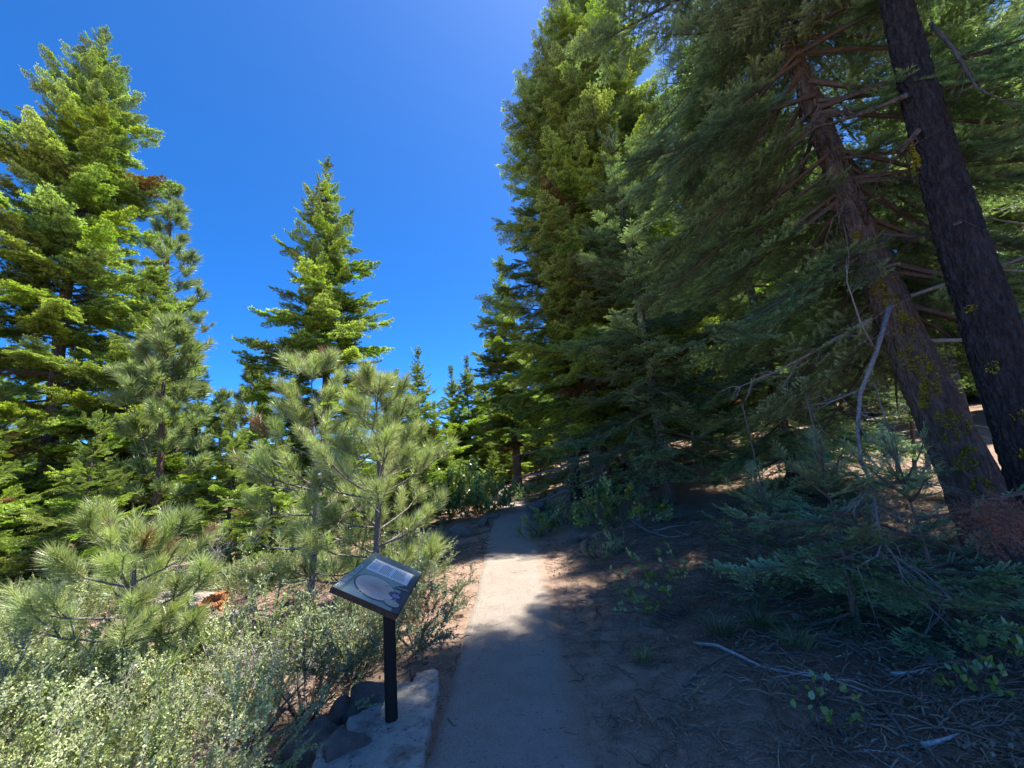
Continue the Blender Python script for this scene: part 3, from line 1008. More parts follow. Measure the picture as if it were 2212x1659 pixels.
ax_, ay_, leanA = leaning((2195, 1250), (1722, 130), 6.0, 15.0)
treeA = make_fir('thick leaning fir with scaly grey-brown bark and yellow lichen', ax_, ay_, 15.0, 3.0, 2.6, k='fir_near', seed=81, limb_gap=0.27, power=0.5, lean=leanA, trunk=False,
                 dead_low=0.16, dead_from=1.6, droop=0.38, sector=lambda a, z: math.sin(a * 3 + z * 1.3) > -0.35 if z > 7.7 else abs((a - R(240) + math.pi) % (2 * math.pi) - math.pi) > R(48))
surfA = bark_trunk(treeA, 15.0, leanA, 0.225, 0.07, 'bark_scaly', 0.020, 0.075, 7.5, 3)
rl = random.Random(5)
for z_, a_, sz in [(2.15, 3.6, .07), (2.35, 3.9, .10), (2.2, 4.2, .08), (2.55, 4.1, .06), (1.85, 4.2, .09), (1.7, 3.7, .06), (1.45, 4.1, .10), (1.25, 3.9, .08), (2.9, 3.7, .07), (3.2, 3.9, .06), (1.95, 4.5, .07), (1.1, 4.3, .06), (1.6, 3.5, .05), (3.6, 3.6, .06), (2.0, 3.95, .12), (1.35, 4.35, .12), (2.75, 3.95, .10), (1.75, 4.0, .10), (1.0, 4.0, .10), (3.0, 4.2, .08), (2.45, 4.35, .08), (0.8, 4.2, .09), (3.4, 4.1, .08)]:
    p_, n_ = surfA(z_, a_)
    lichen_patch(treeA, p_, n_, sz, rl)

bx_, by_, leanB = leaning((2300, 1160), (1950, 0), 5.2, 16.0)
treeB = make_fir('grey-black leaning trunk nearest the right edge', bx_, by_, 16.0, 2.8, 6.6, k='fir_near', seed=82, sparse=0.6, limb_gap=0.40, power=0.5, lean=leanB, trunk=False, dead_low=0.0)
surfB = bark_trunk(treeB, 16.0, leanB, 0.20, 0.10, 'bark_dark', 0.016, 0.045, 6.5, 9, 1.7)
for z_, a_, sz in [(3.9, 2.6, .10), (4.05, 2.5, .08), (1.9, 3.5, .05), (1.5, 3.8, .05), (2.4, 3.4, .04), (1.2, 3.6, .05)]:
    p_, n_ = surfB(z_, a_)
    lichen_patch(treeB, p_, n_, sz, rl)
for (x0, y0), seq, r_, sd_, tw_ in [((0, 0), [(1960, 205, 5.0), (1880, 240, 5.1), (1790, 268, 5.3), (1730, 262, 5.6)], 0.024, 1, 7),
                                   ((0, 0), [(1985, 280, 5.0), (1945, 330, 5.2), (1900, 380, 5.5), (1870, 470, 5.9)], 0.022, 2, 8),
                                   ((0, 0), [(2010, 50, 5.0), (2060, 105, 4.9), (2110, 190, 4.8), (2200, 235, 4.7)], 0.016, 3, 9),
                                   ((0, 0), [(2075, 480, 5.0), (2020, 500, 5.2), (1960, 515, 5.6)], 0.014, 4, 6)]:
    stub_branch(treeB, [at(px, py, d) - Vector((bx_, by_, treeB.location.z)) for px, py, d in seq], r_, 'bark', sd_, tw_)
for seq, r_, sd_, tw_ in [([(1745, 160, 6.0), (1680, 230, 6.0), (1620, 330, 6.1), (1560, 380, 6.3)], 0.024, 5, 9),
                          ([(1770, 225, 6.0), (1730, 260, 5.9), (1650, 330, 5.8), (1600, 440, 5.9), (1570, 560, 6.0)], 0.024, 6, 10),
                          ([(1800, 300, 6.0), (1750, 330, 5.8), (1690, 400, 5.7), (1640, 520, 5.7)], 0.022, 7, 10),
                          ([(1850, 440, 6.0), (1800, 470, 5.7), (1770, 560, 5.6)], 0.016, 8, 10),
                          ([(1880, 500, 6.0), (1850, 440, 5.6), (1835, 420, 5.3), (1810, 470, 5.1)], 0.012, 9, 12)]:
    stub_branch(treeA, [at(px, py, d) - Vector((ax_, ay_, treeA.location.z)) for px, py, d in seq], r_, 'bark', sd_, tw_)

cxx, cyy = polar(47.2, 8.6)
treeC = empty('dead_sapling', (cxx, cyy, H(cxx, cyy) - 0.05))
tag(treeC, 'thin grey leaning trunk seen between the two thick ones', 'tree')
mbc = MB()
tp = [at(px, py, 8.6) - treeC.location for px, py in ((1835, 150), (1890, 330), (1960, 560), (2035, 760), (2085, 930))] + [Vector((0, 0, 0))]
mbc.tube(tp[::-1], [0.12, 0.105, 0.095, 0.085, 0.06, 0.035], 10, 0, 0, jitter=0.08, rng=rl)
mbc.build('trunk', MAT['bark'], treeC)
for i in range(7):
    p = tp[1].lerp(tp[4], i / 7)
    stub_branch(treeC, [p, p + Vector((rl.uniform(-.8, .8), rl.uniform(-.8, .2), rl.uniform(-.1, .3))), p + Vector((rl.uniform(-1.3, 1.3), rl.uniform(-1, .3), rl.uniform(-.3, .2)))], 0.022, 'bark', 20 + i, 6)

for i, (px, py0, py1, d, r_) in enumerate([(1962, 790, 1030, 8.0, 0.035), (1925, 860, 1035, 8.8, 0.03), (1990, 850, 1010, 9.4, 0.04)]):
    b_ = on_ground(px + 14, py1)
    dd = math.hypot(b_.x, b_.y)
    r0 = empty('bare_sapling', b_ - Vector((0, 0, 0.05)))
    tag(r0, ['bare dark sapling stem standing in front of the sunny bank', 'thinnest bare sapling stem left of the other two', 'bare sapling stem close beside the lichened trunk'][i], 'sapling')
    top = at(px - 25, py0 - 160, dd) - r0.location
    mbs = MB()
    mbs.tube([Vector((0, 0, 0)), top * 0.33 + Vector((.04, 0, 0)), top * 0.66, top], [r_, r_ * 0.8, r_ * 0.6, r_ * 0.3], 8, 0, 0, jitter=0.08, rng=rl)
    mbs.build('trunk', MAT['bark'], r0)
    for j in range(8):
        p = top * rl.uniform(0.15, 0.95)
        stub_branch(r0, [p, p + Vector((rl.uniform(-.4, .4), rl.uniform(-.4, .4), rl.uniform(-.15, .1))), p + Vector((rl.uniform(-.9, .9), rl.uniform(-.9, .6), rl.uniform(-.45, .05)))], 0.012, 'bark', 40 + i * 9 + j, 5)

# a dead grey branch hangs down through the boughs in front of the lichened trunk
dl = empty('dead_hanging_branch', at(1878, 1080, 4.7))
tag(dl, 'pale grey dead branch hanging down in front of the lichened trunk', 'dead branch')
main = [at(px, py, d) - dl.location for px, py, d in ((1922, 660, 5.2), (1893, 760, 5.0), (1858, 850, 4.8), (1852, 930, 4.7), (1860, 1000, 4.6), (1888, 1055, 4.5), (1892, 1110, 4.4), (1905, 1165, 4.3), (1940, 1215, 4.2), (1958, 1285, 4.1))]
stub_branch(dl, main, 0.020, 'deadgrey', 91, 16, 'stem')
for i, seq in enumerate([[(1862, 975, 4.65), (1900, 1012, 4.6), (1950, 1030, 4.6), (2000, 1050, 4.6)], [(1888, 1040, 4.5), (1860, 1075, 4.3), (1840, 1110, 4.2)], [(1850, 845, 4.8), (1790, 870, 4.7), (1740, 875, 4.7)],
                         [(1905, 1165, 4.3), (1895, 1200, 4.1), (1850, 1225, 4.0)], [(1893, 760, 5.0), (1860, 700, 4.8), (1830, 610, 4.7), (1828, 560, 4.7)]]):
    stub_branch(dl, [at(*q) - dl.location for q in seq], 0.010, 'deadgrey', 95 + i, 7, 'twig')

# low firs in the right foreground
x_, y_ = polar(36.0, 4.35)
make_fir('low spreading fir sapling in the right foreground', x_, y_, 1.35, 1.15, 0.22, k='fir_near', seed=83, limb_gap=0.20, power=0.55, trunk_r=0.025, droop=0.12, sparse=0.72, whorl=(3, 4), name='fir_sapling')
x_, y_ = polar(30.0, 4.9)
make_fir('smaller fir sapling just behind the leafy manzanita', x_, y_, 1.05, 0.8, 0.2, k='fir_near', seed=84, limb_gap=0.18, power=0.6, trunk_r=0.02, whorl=(3, 5), name='fir_sapling')
x_, y_ = polar(43.0, 4.5)
make_fir('fir sapling touching the foot of the lichened trunk', x_, y_, 1.3, 0.9, 0.25, k='fir_near', seed=85, limb_gap=0.24, power=0.6, trunk_r=0.022, sparse=0.75, whorl=(2, 4), name='fir_sapling')

db = empty('dead_bough', at(2120, 1095, 4.3))
tag(db, 'rust-red dead fir bough against the foot of the lichened trunk', 'dead branch')
mbd = MB()
tips = [at(px, py, d) - db.location for px, py, d in ((2260, 1050, 3.9), (2180, 1072, 3.75), (2100, 1085, 3.7))]
mbd.tube(tips, [0.014, 0.01, 0.005], 6)
mbd.build('stem', MAT['twig'], db)
pp = Points()
for q, (px, py) in enumerate(((2190, 1070), (2160, 1078), (2130, 1082), (2100, 1086), (2150, 1080), (2205, 1066), (2175, 1085), (2120, 1100), (2140, 1070), (2185, 1090), (2110, 1078), (2200, 1080))):
    o_ = at(px, py, 3.7) - db.location
    pp.add(o_, Vector((-0.35 + 0.13 * (q % 3), -0.2, -0.20 - 0.10 * (q % 4))), UP + Vector((0, -1, 0)), 0.40, q % 2)
pp.build('needles', 'dead_fir', db)


# ---------------------------------------------------------------- rocks and the concrete footing
def rock_mesh(seed, sub=4, rough=0.28):
    bm = bmesh.new()
    bmesh.ops.create_icosphere(bm, subdivisions=sub, radius=1.0)
    rng = random.Random(seed)
    off = Vector((rng.uniform(0, 50), rng.uniform(0, 50), rng.uniform(0, 50)))
    cuts = [(Vector((rng.uniform(-1, 1), rng.uniform(-1, 1), rng.uniform(-0.3, 1))).normalized(), rng.uniform(0.60, 0.88)) for _ in range(9)]
    for v in bm.verts:
        p = v.co.copy()
        for n, d in cuts:                         # broken facets
            e = p.dot(n) - d
            if e > 0: p -= n * e * 0.9
        k = 1 + rough * (noise.noise(p * 1.1 + off) * 0.8 + noise.noise(p * 2.7 + off) * 0.35) + 0.05 * noise.noise(p * 6 + off) + 0.03 * noise.noise(p * 15 + off)
        v.co = p * k
        if v.co.z < -0.5: v.co.z = -0.5 + (v.co.z + 0.5) * 0.3
    me = bpy.data.meshes.new('rock')
    bm.to_mesh(me)
    bm.free()
    me.polygons.foreach_set('use_smooth', np.ones(len(me.polygons), bool))
    me.materials.append(MAT['rock'])
    return me


def rock(label, px, py, sx, sy, sz, rz, seed, sink=0.35, dist=None, name='rock'):
    g = on_ground(px, py) if dist is None else None
    if dist is not None:
        p = at(px, py, dist)
        g = Vector((p.x, p.y, H(p.x, p.y)))
    o = link(bpy.data.objects.new(name, rock_mesh(seed)))
    o.location = g + Vector((0, 0, sz * (0.5 - sink)))
    o.scale = (sx, sy, sz)
    o.rotation_euler = (0.1 * math.sin(seed), 0.12 * math.cos(seed * 2), rz)
    return tag(o, label, 'rock')


slab_px = [(948, 1460), (925, 1468), (903, 1474), (899, 1488), (893, 1498), (861, 1502), (850, 1520), (837, 1536), (801, 1556), (783, 1572), (751, 1588), (747, 1606), (722, 1626), (703, 1640), (690, 1633), (681, 1638),
           (684, 1659), (672, 1700), (760, 1740), (880, 1735), (908, 1690), (917, 1646), (929, 1586), (941, 1536), (950, 1496)]
loop = []
rs = random.Random(8)
for i, (px, py) in enumerate(slab_px):
    nx_, ny_ = slab_px[(i + 1) % len(slab_px)]
    for k in range(4):
        f = k / 4
        g = on_ground(lerp(px, nx_, f) + rs.uniform(-2, 2), lerp(py, ny_, f) + rs.uniform(-2, 2))
        loop.append((g.x, g.y))
bm = bmesh.new()
zt = max(H(x, y) for x, y in loop) * 0.3 + 0.055
cxs, cys = sum(p[0] for p in loop) / len(loop), sum(p[1] for p in loop) / len(loop)
rings = []
for f, dz in ((1.03, -0.16), (1.0, -0.012), (0.975, 0.0)):
    rings.append([bm.verts.new((cxs + (x - cxs) * f, cys + (y - cys) * f, zt + dz + (noise.noise(Vector((x * 9, y * 9, 0))) * 0.008))) for x, y in loop])
n = len(loop)
for a_, b_ in zip(rings, rings[1:]):
    for i in range(n):
        bm.faces.new((a_[i], a_[(i + 1) % n], b_[(i + 1) % n], b_[i]))
top = bm.faces.new(rings[-1])
bmesh.ops.triangulate(bm, faces=[top])
bmesh.ops.recalc_face_normals(bm, faces=bm.faces)
me = bpy.data.meshes.new('concrete_footing')
bm.to_mesh(me); bm.free()
me.materials.append(MAT['concrete'])
slab = tag(link(bpy.data.objects.new('concrete_footing', me)), 'ragged pale concrete footing poured around the sign post', 'slab')

rock('largest dark rock behind the concrete footing, left of the post', 790, 1548, 0.20, 0.15, 0.17, 0.4, 1)
rock('upright grey rock left of the largest footing rock', 733, 1562, 0.10, 0.085, 0.14, 1.2, 2)
rock('rounded boulder at the left end of the concrete footing', 676, 1625, 0.20, 0.16, 0.15, 0.8, 3, 0.3)
rock('small blue-grey stone wedged against the footing edge', 733, 1616, 0.085, 0.075, 0.08, 2.0, 4, 0.2)
rock('angular rock lying on the front of the concrete footing', 748, 1652, 0.16, 0.085, 0.13, 0.5, 5, 0.12)
rock('low rock at the bottom edge left of the footing', 628, 1655, 0.10, 0.09, 0.07, 0.5, 14, 0.3)
rock('long grey boulder lining the left side of the trail', 1000, 1160, 0.34, 0.26, 0.24, 0.3, 6, 0.25)
rock('rounded stone at the trail edge beyond the long boulder', 1046, 1137, 0.19, 0.17, 0.17, 1.1, 7, 0.25)
rock('flat pale stone at the trail bend below the manzanita', 1062, 1120, 0.30, 0.18, 0.12, 0.2, 8, 0.25)
rock('grey stone half buried in the right bank', 1238, 1170, 0.16, 0.14, 0.16, 0.9, 9, 0.25)
rock('pointed pale stone lower on the right bank', 1262, 1192, 0.10, 0.10, 0.16, 0.1, 10, 0.25)
rock('dark rock on the right shoulder where the trail turns to dirt', 1160, 1104, 0.38, 0.28, 0.26, 0.5, 11, 0.25)
rock('flat pale rock slab at the right trail edge', 1168, 1118, 0.34, 0.16, 0.07, 0.1, 12, 0.2)
rock('dark boulder at the foot of the far brown trunk', 1098, 1086, 0.50, 0.40, 0.42, 0.6, 13, 0.3)
rock('small grey stone among the litter at lower right', 2010, 1440, 0.05, 0.045, 0.045, 0.6, 15, 0.2)


# ---------------------------------------------------------------- the interpretive sign
sgn = empty('interpretive_sign', (-0.985, 2.955, zt - 0.03))
tag(sgn, 'tilted tree-rings panel on a black post beside the trail', 'sign')
bm = bmesh.new()
bmesh.ops.create_cube(bm, size=1.0)
for v in bm.verts: v.co = Vector((v.co.x * 0.076, v.co.y * 0.076, (v.co.z + 0.5) * (0.905 - zt + 0.03)))
bmesh.ops.bevel(bm, geom=[e for e in bm.edges if abs(e.verts[0].co.z - e.verts[1].co.z) > 0.3], offset=0.012, segments=3, affect='EDGES')
me = bpy.data.meshes.new('post'); bm.to_mesh(me); bm.free(); me.materials.append(MAT['post'])
post = link(bpy.data.objects.new('post', me), sgn)
post.rotation_euler = (0, 0, R(4.7 + 20))
yaw, tilt, PWD, PHT = R(94.7), R(27.3), 0.91, 0.42
uu = Vector((math.cos(yaw), math.sin(yaw), 0))
hh = Vector((math.sin(yaw), -math.cos(yaw), 0))
vv = -(hh * math.cos(tilt) - UP * math.sin(tilt))
nn = uu.cross(vv)
pm = Matrix((uu, vv, nn)).transposed().to_4x4()
pm.translation = Vector((-0.997, 2.914, 0.931)) - sgn.location
bm = bmesh.new()
bmesh.ops.create_cube(bm, size=1.0)
for v in bm.verts: v.co = Vector((v.co.x * PWD, v.co.y * PHT, v.co.z * 0.034 - 0.017))
bmesh.ops.bevel(bm, geom=bm.edges[:], offset=0.003, segments=2, affect='EDGES')
me = bpy.data.meshes.new('panel'); bm.to_mesh(me); bm.free(); me.materials.append(MAT['frame'])
panel = link(bpy.data.objects.new('panel', me), sgn)
panel.matrix_local = pm
mbp = MB(); mbp.box((0, 0, -0.05), (0.30, 0.16, 0.03))
br = mbp.build('mounting_plate', MAT['post'], sgn, smooth=False); br.matrix_local = pm


def page(poly, name, m, layer):
    """a flat print on the panel; page coordinates run 0..1 along and up the panel"""
    mb_ = MB()
    mb_.add([((u - 0.5) * PWD, (v - 0.5) * PHT, 0.0006 * layer) for u, v in poly], [tuple(range(len(poly)))])
    return mb_.build(name, m, panel, smooth=False)


def ell(cu, cv, ru, rv, rot=0.0, n=40):
    out = []
    for k in range(n):
        a = 2 * math.pi * k / n
        x, y = ru * math.cos(a) * PWD, rv * math.sin(a) * PHT
        out.append((cu + (x * math.cos(rot) - y * math.sin(rot)) / PWD, cv + (x * math.sin(rot) + y * math.cos(rot)) / PHT))
    return out


page([(0.004, 0.008), (0.996, 0.008), (0.996, 0.992), (0.004, 0.992)], 'background_print', printed('panel_green', (0.24, 0.31, 0.27), (0.27, 0.35, 0.31), 3), 1)
page([(0.004, 0.855), (0.996, 0.885), (0.996, 0.992), (0.004, 0.992)], 'title_band', printed('band_green', (0.12, 0.165, 0.14), (0.14, 0.185, 0.155), 3), 2)
page([(0.845, 0.008), (0.996, 0.008), (0.996, 0.884), (0.845, 0.880)], 'photo_strip', printed('forest_strip', (0.05, 0.07, 0.085), (0.12, 0.16, 0.19), 7), 2)
page([(0.004, 0.008), (0.845, 0.008), (0.845, 0.09), (0.5, 0.16), (0.1, 0.12), (0.03, 0.115), (0.004, 0.11)], 'lower_band', printed('dusk_band', (0.035, 0.055, 0.085), (0.05, 0.07, 0.11), 4), 2)
T = NT('bark_rim')
MAT['rim'] = T.surface(T.ramp(T.noise(T.coord(), 60, 4), [(0.35, (0.07, 0.05, 0.05)), (0.65, (0.14, 0.11, 0.10))]), 0.4, 0.4)
page(ell(0.262, 0.515, 0.205, 0.335, 0.35), 'bark_rim', MAT['rim'], 3)
T = NT('tree_rings')
co = T.coord()
dd_ = T.n('ShaderNodeVectorMath', {0: co, 1: ((0.262 - 0.5) * PWD, (0.515 - 0.5) * PHT, 0)}, operation='DISTANCE').outputs['Value']
rg = T.math('SINE', T.math('ADD', T.math('MULTIPLY', dd_, 420.0), T.math('MULTIPLY', T.noise(co, 9, 3), 6.0)))
base_ = T.ramp(dd_, [(0.0, (0.46, 0.28, 0.25)), (0.06, (0.55, 0.40, 0.34)), (0.15, (0.68, 0.57, 0.47))])
MAT['rings'] = T.surface(T.mix(T.mapr(rg, -1, 1, 0.0, 0.22), base_, (0.28, 0.19, 0.16)), 0.4, 0.4)
page(ell(0.265, 0.512, 0.193, 0.310, 0.35), 'tree_ring_disc', MAT['rings'], 4)
page(ell(0.115, 0.16, 0.055, 0.125, 0.15), 'small_ring_rim', MAT['rim'], 5)
page(ell(0.118, 0.162, 0.049, 0.113, 0.15), 'small_ring_disc', printed('small_rings', (0.42, 0.36, 0.32), (0.52, 0.46, 0.40), 18), 6)
page(ell(0.270, 0.185, 0.058, 0.105, 0.2), 'purple_inset', printed('purple_dark', (0.05, 0.035, 0.10), (0.09, 0.05, 0.16), 20), 5)
page(ell(0.252, 0.165, 0.032, 0.060, 0.2), 'purple_inset_core', printed('purple_light', (0.32, 0.22, 0.42), (0.42, 0.30, 0.5), 30), 6)
page([(0.400, 0.27), (0.43, 0.26), (0.475, 0.20), (0.485, 0.14), (0.46, 0.06), (0.43, 0.03), (0.40, 0.09), (0.385, 0.17), (0.385, 0.24)], 'core_tool', printed('dark_teal', (0.018, 0.03, 0.035), (0.03, 0.05, 0.055), 10), 5)
for q in range(3):
    page([(0.402 + 0.012 * q, 0.245), (0.407 + 0.012 * q, 0.245), (0.433 + 0.006 * q, 0.045), (0.428 + 0.006 * q, 0.045)], 'core_stripe', printed('pale_stripe', (0.45, 0.47, 0.5)), 6)
page([(0.355, 0.415), (0.366, 0.41), (0.372, 0.33), (0.364, 0.32)], 'check_crack', MAT['rim'], 6)
for q, (u, v, du, dv) in enumerate([(0.072, 0.655, 0.05, 0.012), (0.06, 0.60, 0.05, 0.012), (0.14, 0.43, 0.055, 0.012)]):
    page([(u, v), (u + du, v + 0.01), (u + du, v + 0.01 + dv), (u, v + dv)], 'pointer_mark', printed('pale_mark', (0.55, 0.6, 0.6)), 6)
page([(0.528, 0.119), (0.828, 0.120), (0.832, 0.866), (0.532, 0.858)], 'text_box', printed('text_paper', (0.82, 0.80, 0.80), (0.86, 0.84, 0.83), 3), 3)
ink = printed('dark_ink', (0.08, 0.09, 0.14))
pl = random.Random(2)
v_ = 0.815
for para in (5, 7, 8):
    for q in range(para):
        e = pl.uniform(0.77, 0.80) if q < para - 1 else pl.uniform(0.60, 0.68)
        x0 = 0.565
        while x0 < e - 0.015:                       # words of different length
            x1 = min(e, x0 + pl.uniform(0.018, 0.05))
            page([(x0, v_), (x1, v_), (x1, v_ + 0.011), (x0, v_ + 0.011)], 'text_line', ink, 4)
            x0 = x1 + 0.006
        v_ -= 0.029
    v_ -= 0.028


def lettering(txt, u, v, size, m, sx=1.0, name='title_lettering', layer=5):
    cu = bpy.data.curves.new(name, 'FONT')
    cu.body = txt
    cu.size = size
    cu.materials.append(m)
    tmp = link(bpy.data.objects.new(name, cu))
    me_ = bpy.data.meshes.new_from_object(tmp.evaluated_get(bpy.context.evaluated_depsgraph_get()))
    bpy.data.objects.remove(tmp, do_unlink=True)
    bpy.data.curves.remove(cu)
    o = link(bpy.data.objects.new(name, me_), panel)
    o.location = ((u - 0.5) * PWD, (v - 0.5) * PHT, 0.0006 * layer)
    o.scale = (sx, 1, 1)
    return o


pale = printed('pale_lettering', (0.80, 0.84, 0.82))
lettering('TREE RINGS TELL A STORY', 0.028, 0.905, 0.043, pale, 0.985)
page([(0.955, 0.03), (0.972, 0.03), (0.972, 0.055), (0.955, 0.055)], 'corner_mark', pale, 5)
page([(0.955, 0.06), (0.968, 0.06), (0.968, 0.085), (0.955, 0.085)], 'corner_mark', pale, 5)
for q in range(4):
    page([(0.885, 0.19 + 0.04 * q), (0.93, 0.19 + 0.04 * q), (0.93, 0.197 + 0.04 * q), (0.885, 0.197 + 0.04 * q)], 'caption_line', printed('caption_grey', (0.30, 0.33, 0.38)), 4)


# ---------------------------------------------------------------- shrubs
def leaf(mb_, p, d, n, ln, w, t, mat=0):
    s = d.cross(n)
    if s.length < 1e-5: return
    s.normalize()
    n2 = s.cross(d)
    m = p + d * ln * 0.5 - n2 * ln * 0.06
    mb_.add([p, m + s * w * 0.5 + n2 * w * 0.12, p + d * ln, m - s * w * 0.5 + n2 * w * 0.12], [(0, 1, 2), (0, 2, 3)], mat, t)


def sprig(seed, L, ll, lw, per, branch=5, bend=0.25, r=0.004, spread=0.8):
    rng = random.Random(seed)
    mb_ = MB()

    def stem(p, d, ln, rad, lev):
        q = [p]
        n = 5
        for i in range(n):
            d = (d + Vector((rng.uniform(-1, 1), rng.uniform(-1, 1), rng.uniform(-0.5, 0.9))) * 0.16 * bend * 4 / 4).normalized()
            q.append(q[-1] + d * ln / n)
        mb_.tube(q, [rad * (1 - 0.7 * i / n) for i in range(n + 1)], 3, 1, 0, cap=False)
        if ll > 0:
            m = max(3, int(per * ln))
            for j in range(m):
                s = rng.uniform(0.15 if lev else 0.45, 1.0)
                f = s * n
                i = min(n - 1, int(f))
                b = q[i].lerp(q[i + 1], f - i)
                dd = (d * 0.5 + Vector((rng.uniform(-1, 1), rng.uniform(-1, 1), rng.uniform(-0.4, 1)))).normalized()
                leaf(mb_, b, dd, Vector((rng.uniform(-.6, .6), rng.uniform(-.6, .6), 1)), ll * rng.uniform(0.7, 1.2), lw * rng.uniform(0.8, 1.2), rng.random() * (0.5 + 0.5 * s))
        if lev < 2:
            for j in range(branch if lev == 0 else 3):
                s = rng.uniform(0.25, 0.95)
                f = s * n
                i = min(n - 1, int(f))
                b = q[i].lerp(q[i + 1], f - i)
                dd = (d + Vector((rng.uniform(-1, 1), rng.uniform(-1, 1), rng.uniform(-0.2, 0.6))) * spread).normalized()
                stem(b, dd, ln * rng.uniform(0.3, 0.5), rad * 0.55, lev + 1)
    stem(Vector((0, 0, 0)), Vector((1, 0, 0)), L, r, 0)
    return mb_


def sprig_kit(name, m1, m2, n, *a, **kw):
    ng, c = kit(name, [loose(name + '_sprig', sprig(200 + i, *a, **kw), [MAT[m1], MAT[m2]]) for i in range(n)])
    KIT[name] = (ng, c, None)


sprig_kit('whitethorn', 'shrub', 'deadwood', 5, 0.46, 0.021, 0.0135, 140, branch=6)
sprig_kit('sage', 'sage', 'twig', 4, 0.48, 0.030, 0.011, 110, branch=6)
sprig_kit('manzanita', 'manzanita', 'twig', 4, 0.50, 0.052, 0.034, 46, branch=5, r=0.007)
sprig_kit('dry_brush', 'dry', 'deadwood', 4, 0.50, 0.0, 0.0, 0, branch=9, r=0.0045, bend=0.5, spread=1.2)


def mound(pts, c, r, h, n, nk, rng, base=None):
    b0 = base or Vector(c)
    for i in range(n):
        a = rng.uniform(0, 6.28)
        e = rng.random() ** 0.7
        d = Vector((math.cos(a) * e * 1.1, math.sin(a) * e * 1.1, rng.uniform(0.35, 1.0)))
        q = rng.random() ** 0.5
        p = b0 + Vector((math.cos(a) * r * e * q, math.sin(a) * r * e * q, max(0.0, h * (1 - e * e * 0.6) * q - 0.30 * h)))
        pts.add(p, d, Vector((rng.uniform(-1, 1), rng.uniform(-1, 1), 0.3)), h * rng.uniform(0.8, 1.3) / 0.6, rng.randrange(nk))


def shrub(label, x, y, r, h, n, k, seed, name='shrub'):
    rng = random.Random(seed)
    root = empty(name, (x, y, H(x, y) - 0.03))
    tag(root, label, 'shrub')
    pts = Points()
    mound(pts, (0, 0, 0), r, h, n, KIT[k][1], rng)
    pts.build('foliage' if k != 'dry_brush' else 'twigs', k, root)
    mb_ = MB()
    for i in range(7):
        a = i * 0.9 + rng.random()
        e = Vector((math.cos(a) * r * 0.6, math.sin(a) * r * 0.6, h * rng.uniform(0.4, 0.8)))
        mb_.tube([Vector((0, 0, -0.03)), e * 0.5 + Vector((rng.uniform(-.05, .05), rng.uniform(-.05, .05), 0.03)), e], [0.014, 0.010, 0.004], 5, 0, 0, cap=False)
    mb_.build('stem', MAT['twig'], root)
    return root


def shrub_px(label, px, py, r, h, n, k, seed, name='shrub'):
    g = on_ground(px, py)
    return shrub(label, g.x, g.y, r, h, n, k, seed, name)


# the shrub slope at the left: one mass nobody could count
rng = random.Random(77)
pts = Points()
tries = 0
made = []
while len(made) < 260 and tries < 9000:
    tries += 1
    x, y = rng.uniform(-8.6, -1.5), rng.uniform(1.2, 8.0)
    if x > -1.35 - 0.05 * y and y > 3.2: continue
    if y < 3.7 and x > -1.75: continue
    if ((x + 3.9) / 2.0) ** 2 + ((y - 5.7) / 1.5) ** 2 < 1: continue
    if math.sin(x * 2.1 + 0.7 * y) + math.sin(y * 2.6 - x * 0.8) < -1.15: continue       # the open twiggy patch round the log
    if ((x + 6.0) / 1.2) ** 2 + ((y - 6.6) / 1.0) ** 2 < 1: continue
    if any((x - a) ** 2 + (y - b) ** 2 < 0.07 for a, b in made): continue
    made.append((x, y))
    r, h = rng.uniform(0.30, 0.48), rng.uniform(0.30, 0.55)
    if x > -2.3: h *= 0.75
    mound(pts, (x, y, H(x, y) - 0.02), r, h, 17, KIT['whitethorn'][1], rng)
db_ = Points()
for i, (x, y) in enumerate(made):
    if i % 5 == 0:
        mound(db_, (x + 0.15, y - 0.1, H(x, y)), 0.30, rng.uniform(0.3, 0.5), 5, KIT['dry_brush'][1], rng)
tag(db_.build('dead_twigs', 'dry_brush'), 'bare grey twigs poking out of the pale shrubs', None, None, 'stuff')
th = pts.build('shrubbery', 'whitethorn')
tag(th, 'pale green small-leaved shrubs covering the slope at lower left', None, None, 'stuff')

shrub_px('dark grey-green shrub between sign post and trail', 900, 1400, 0.34, 0.46, 26, 'sage', 301)
shrub_px('grey-green shrub at the trail edge just beyond the sign', 925, 1330, 0.30, 0.42, 22, 'sage', 302)
shrub_px('shaded grey-green shrub left of the sign post', 760, 1470, 0.38, 0.55, 24, 'sage', 303)
shrub_px('shaded low shrub above the rocks at the footing', 660, 1560, 0.36, 0.42, 22, 'sage', 304)
shrub_px('dry pinkish brush pile left of the footing rocks', 560, 1590, 0.45, 0.40, 26, 'dry_brush', 305, 'dry_bush')
shrub_px('bare grey bush above the broken log', 450, 1262, 0.45, 0.75, 16, 'dry_brush', 306, 'dry_bush')
shrub_px('bare grey bush among the pale shrubs below the log', 500, 1420, 0.40, 0.45, 16, 'dry_brush', 307, 'dry_bush')
shrub_px('dry twiggy bush under the pine left of the sign', 690, 1390, 0.45, 0.45, 20, 'dry_brush', 308, 'dry_bush')
shrub_px('pale green shrub behind the right corner of the sign', 895, 1265, 0.42, 0.55, 24, 'whitethorn', 309)
shrub_px('bright manzanita overhanging the left trail edge at the bend', 1035, 1112, 0.75, 1.0, 34, 'manzanita', 310, 'manzanita')
shrub_px('manzanita with dark stems left of the bright one at the bend', 975, 1118, 0.85, 1.15, 36, 'manzanita', 311, 'manzanita')
shrub_px('pale shrub between log and manzanita', 905, 1135, 0.75, 0.85, 30, 'whitethorn', 312)
shrub_px('yellow-green bush behind the pine at the sign', 850, 1130, 0.9, 0.95, 30, 'manzanita', 313)
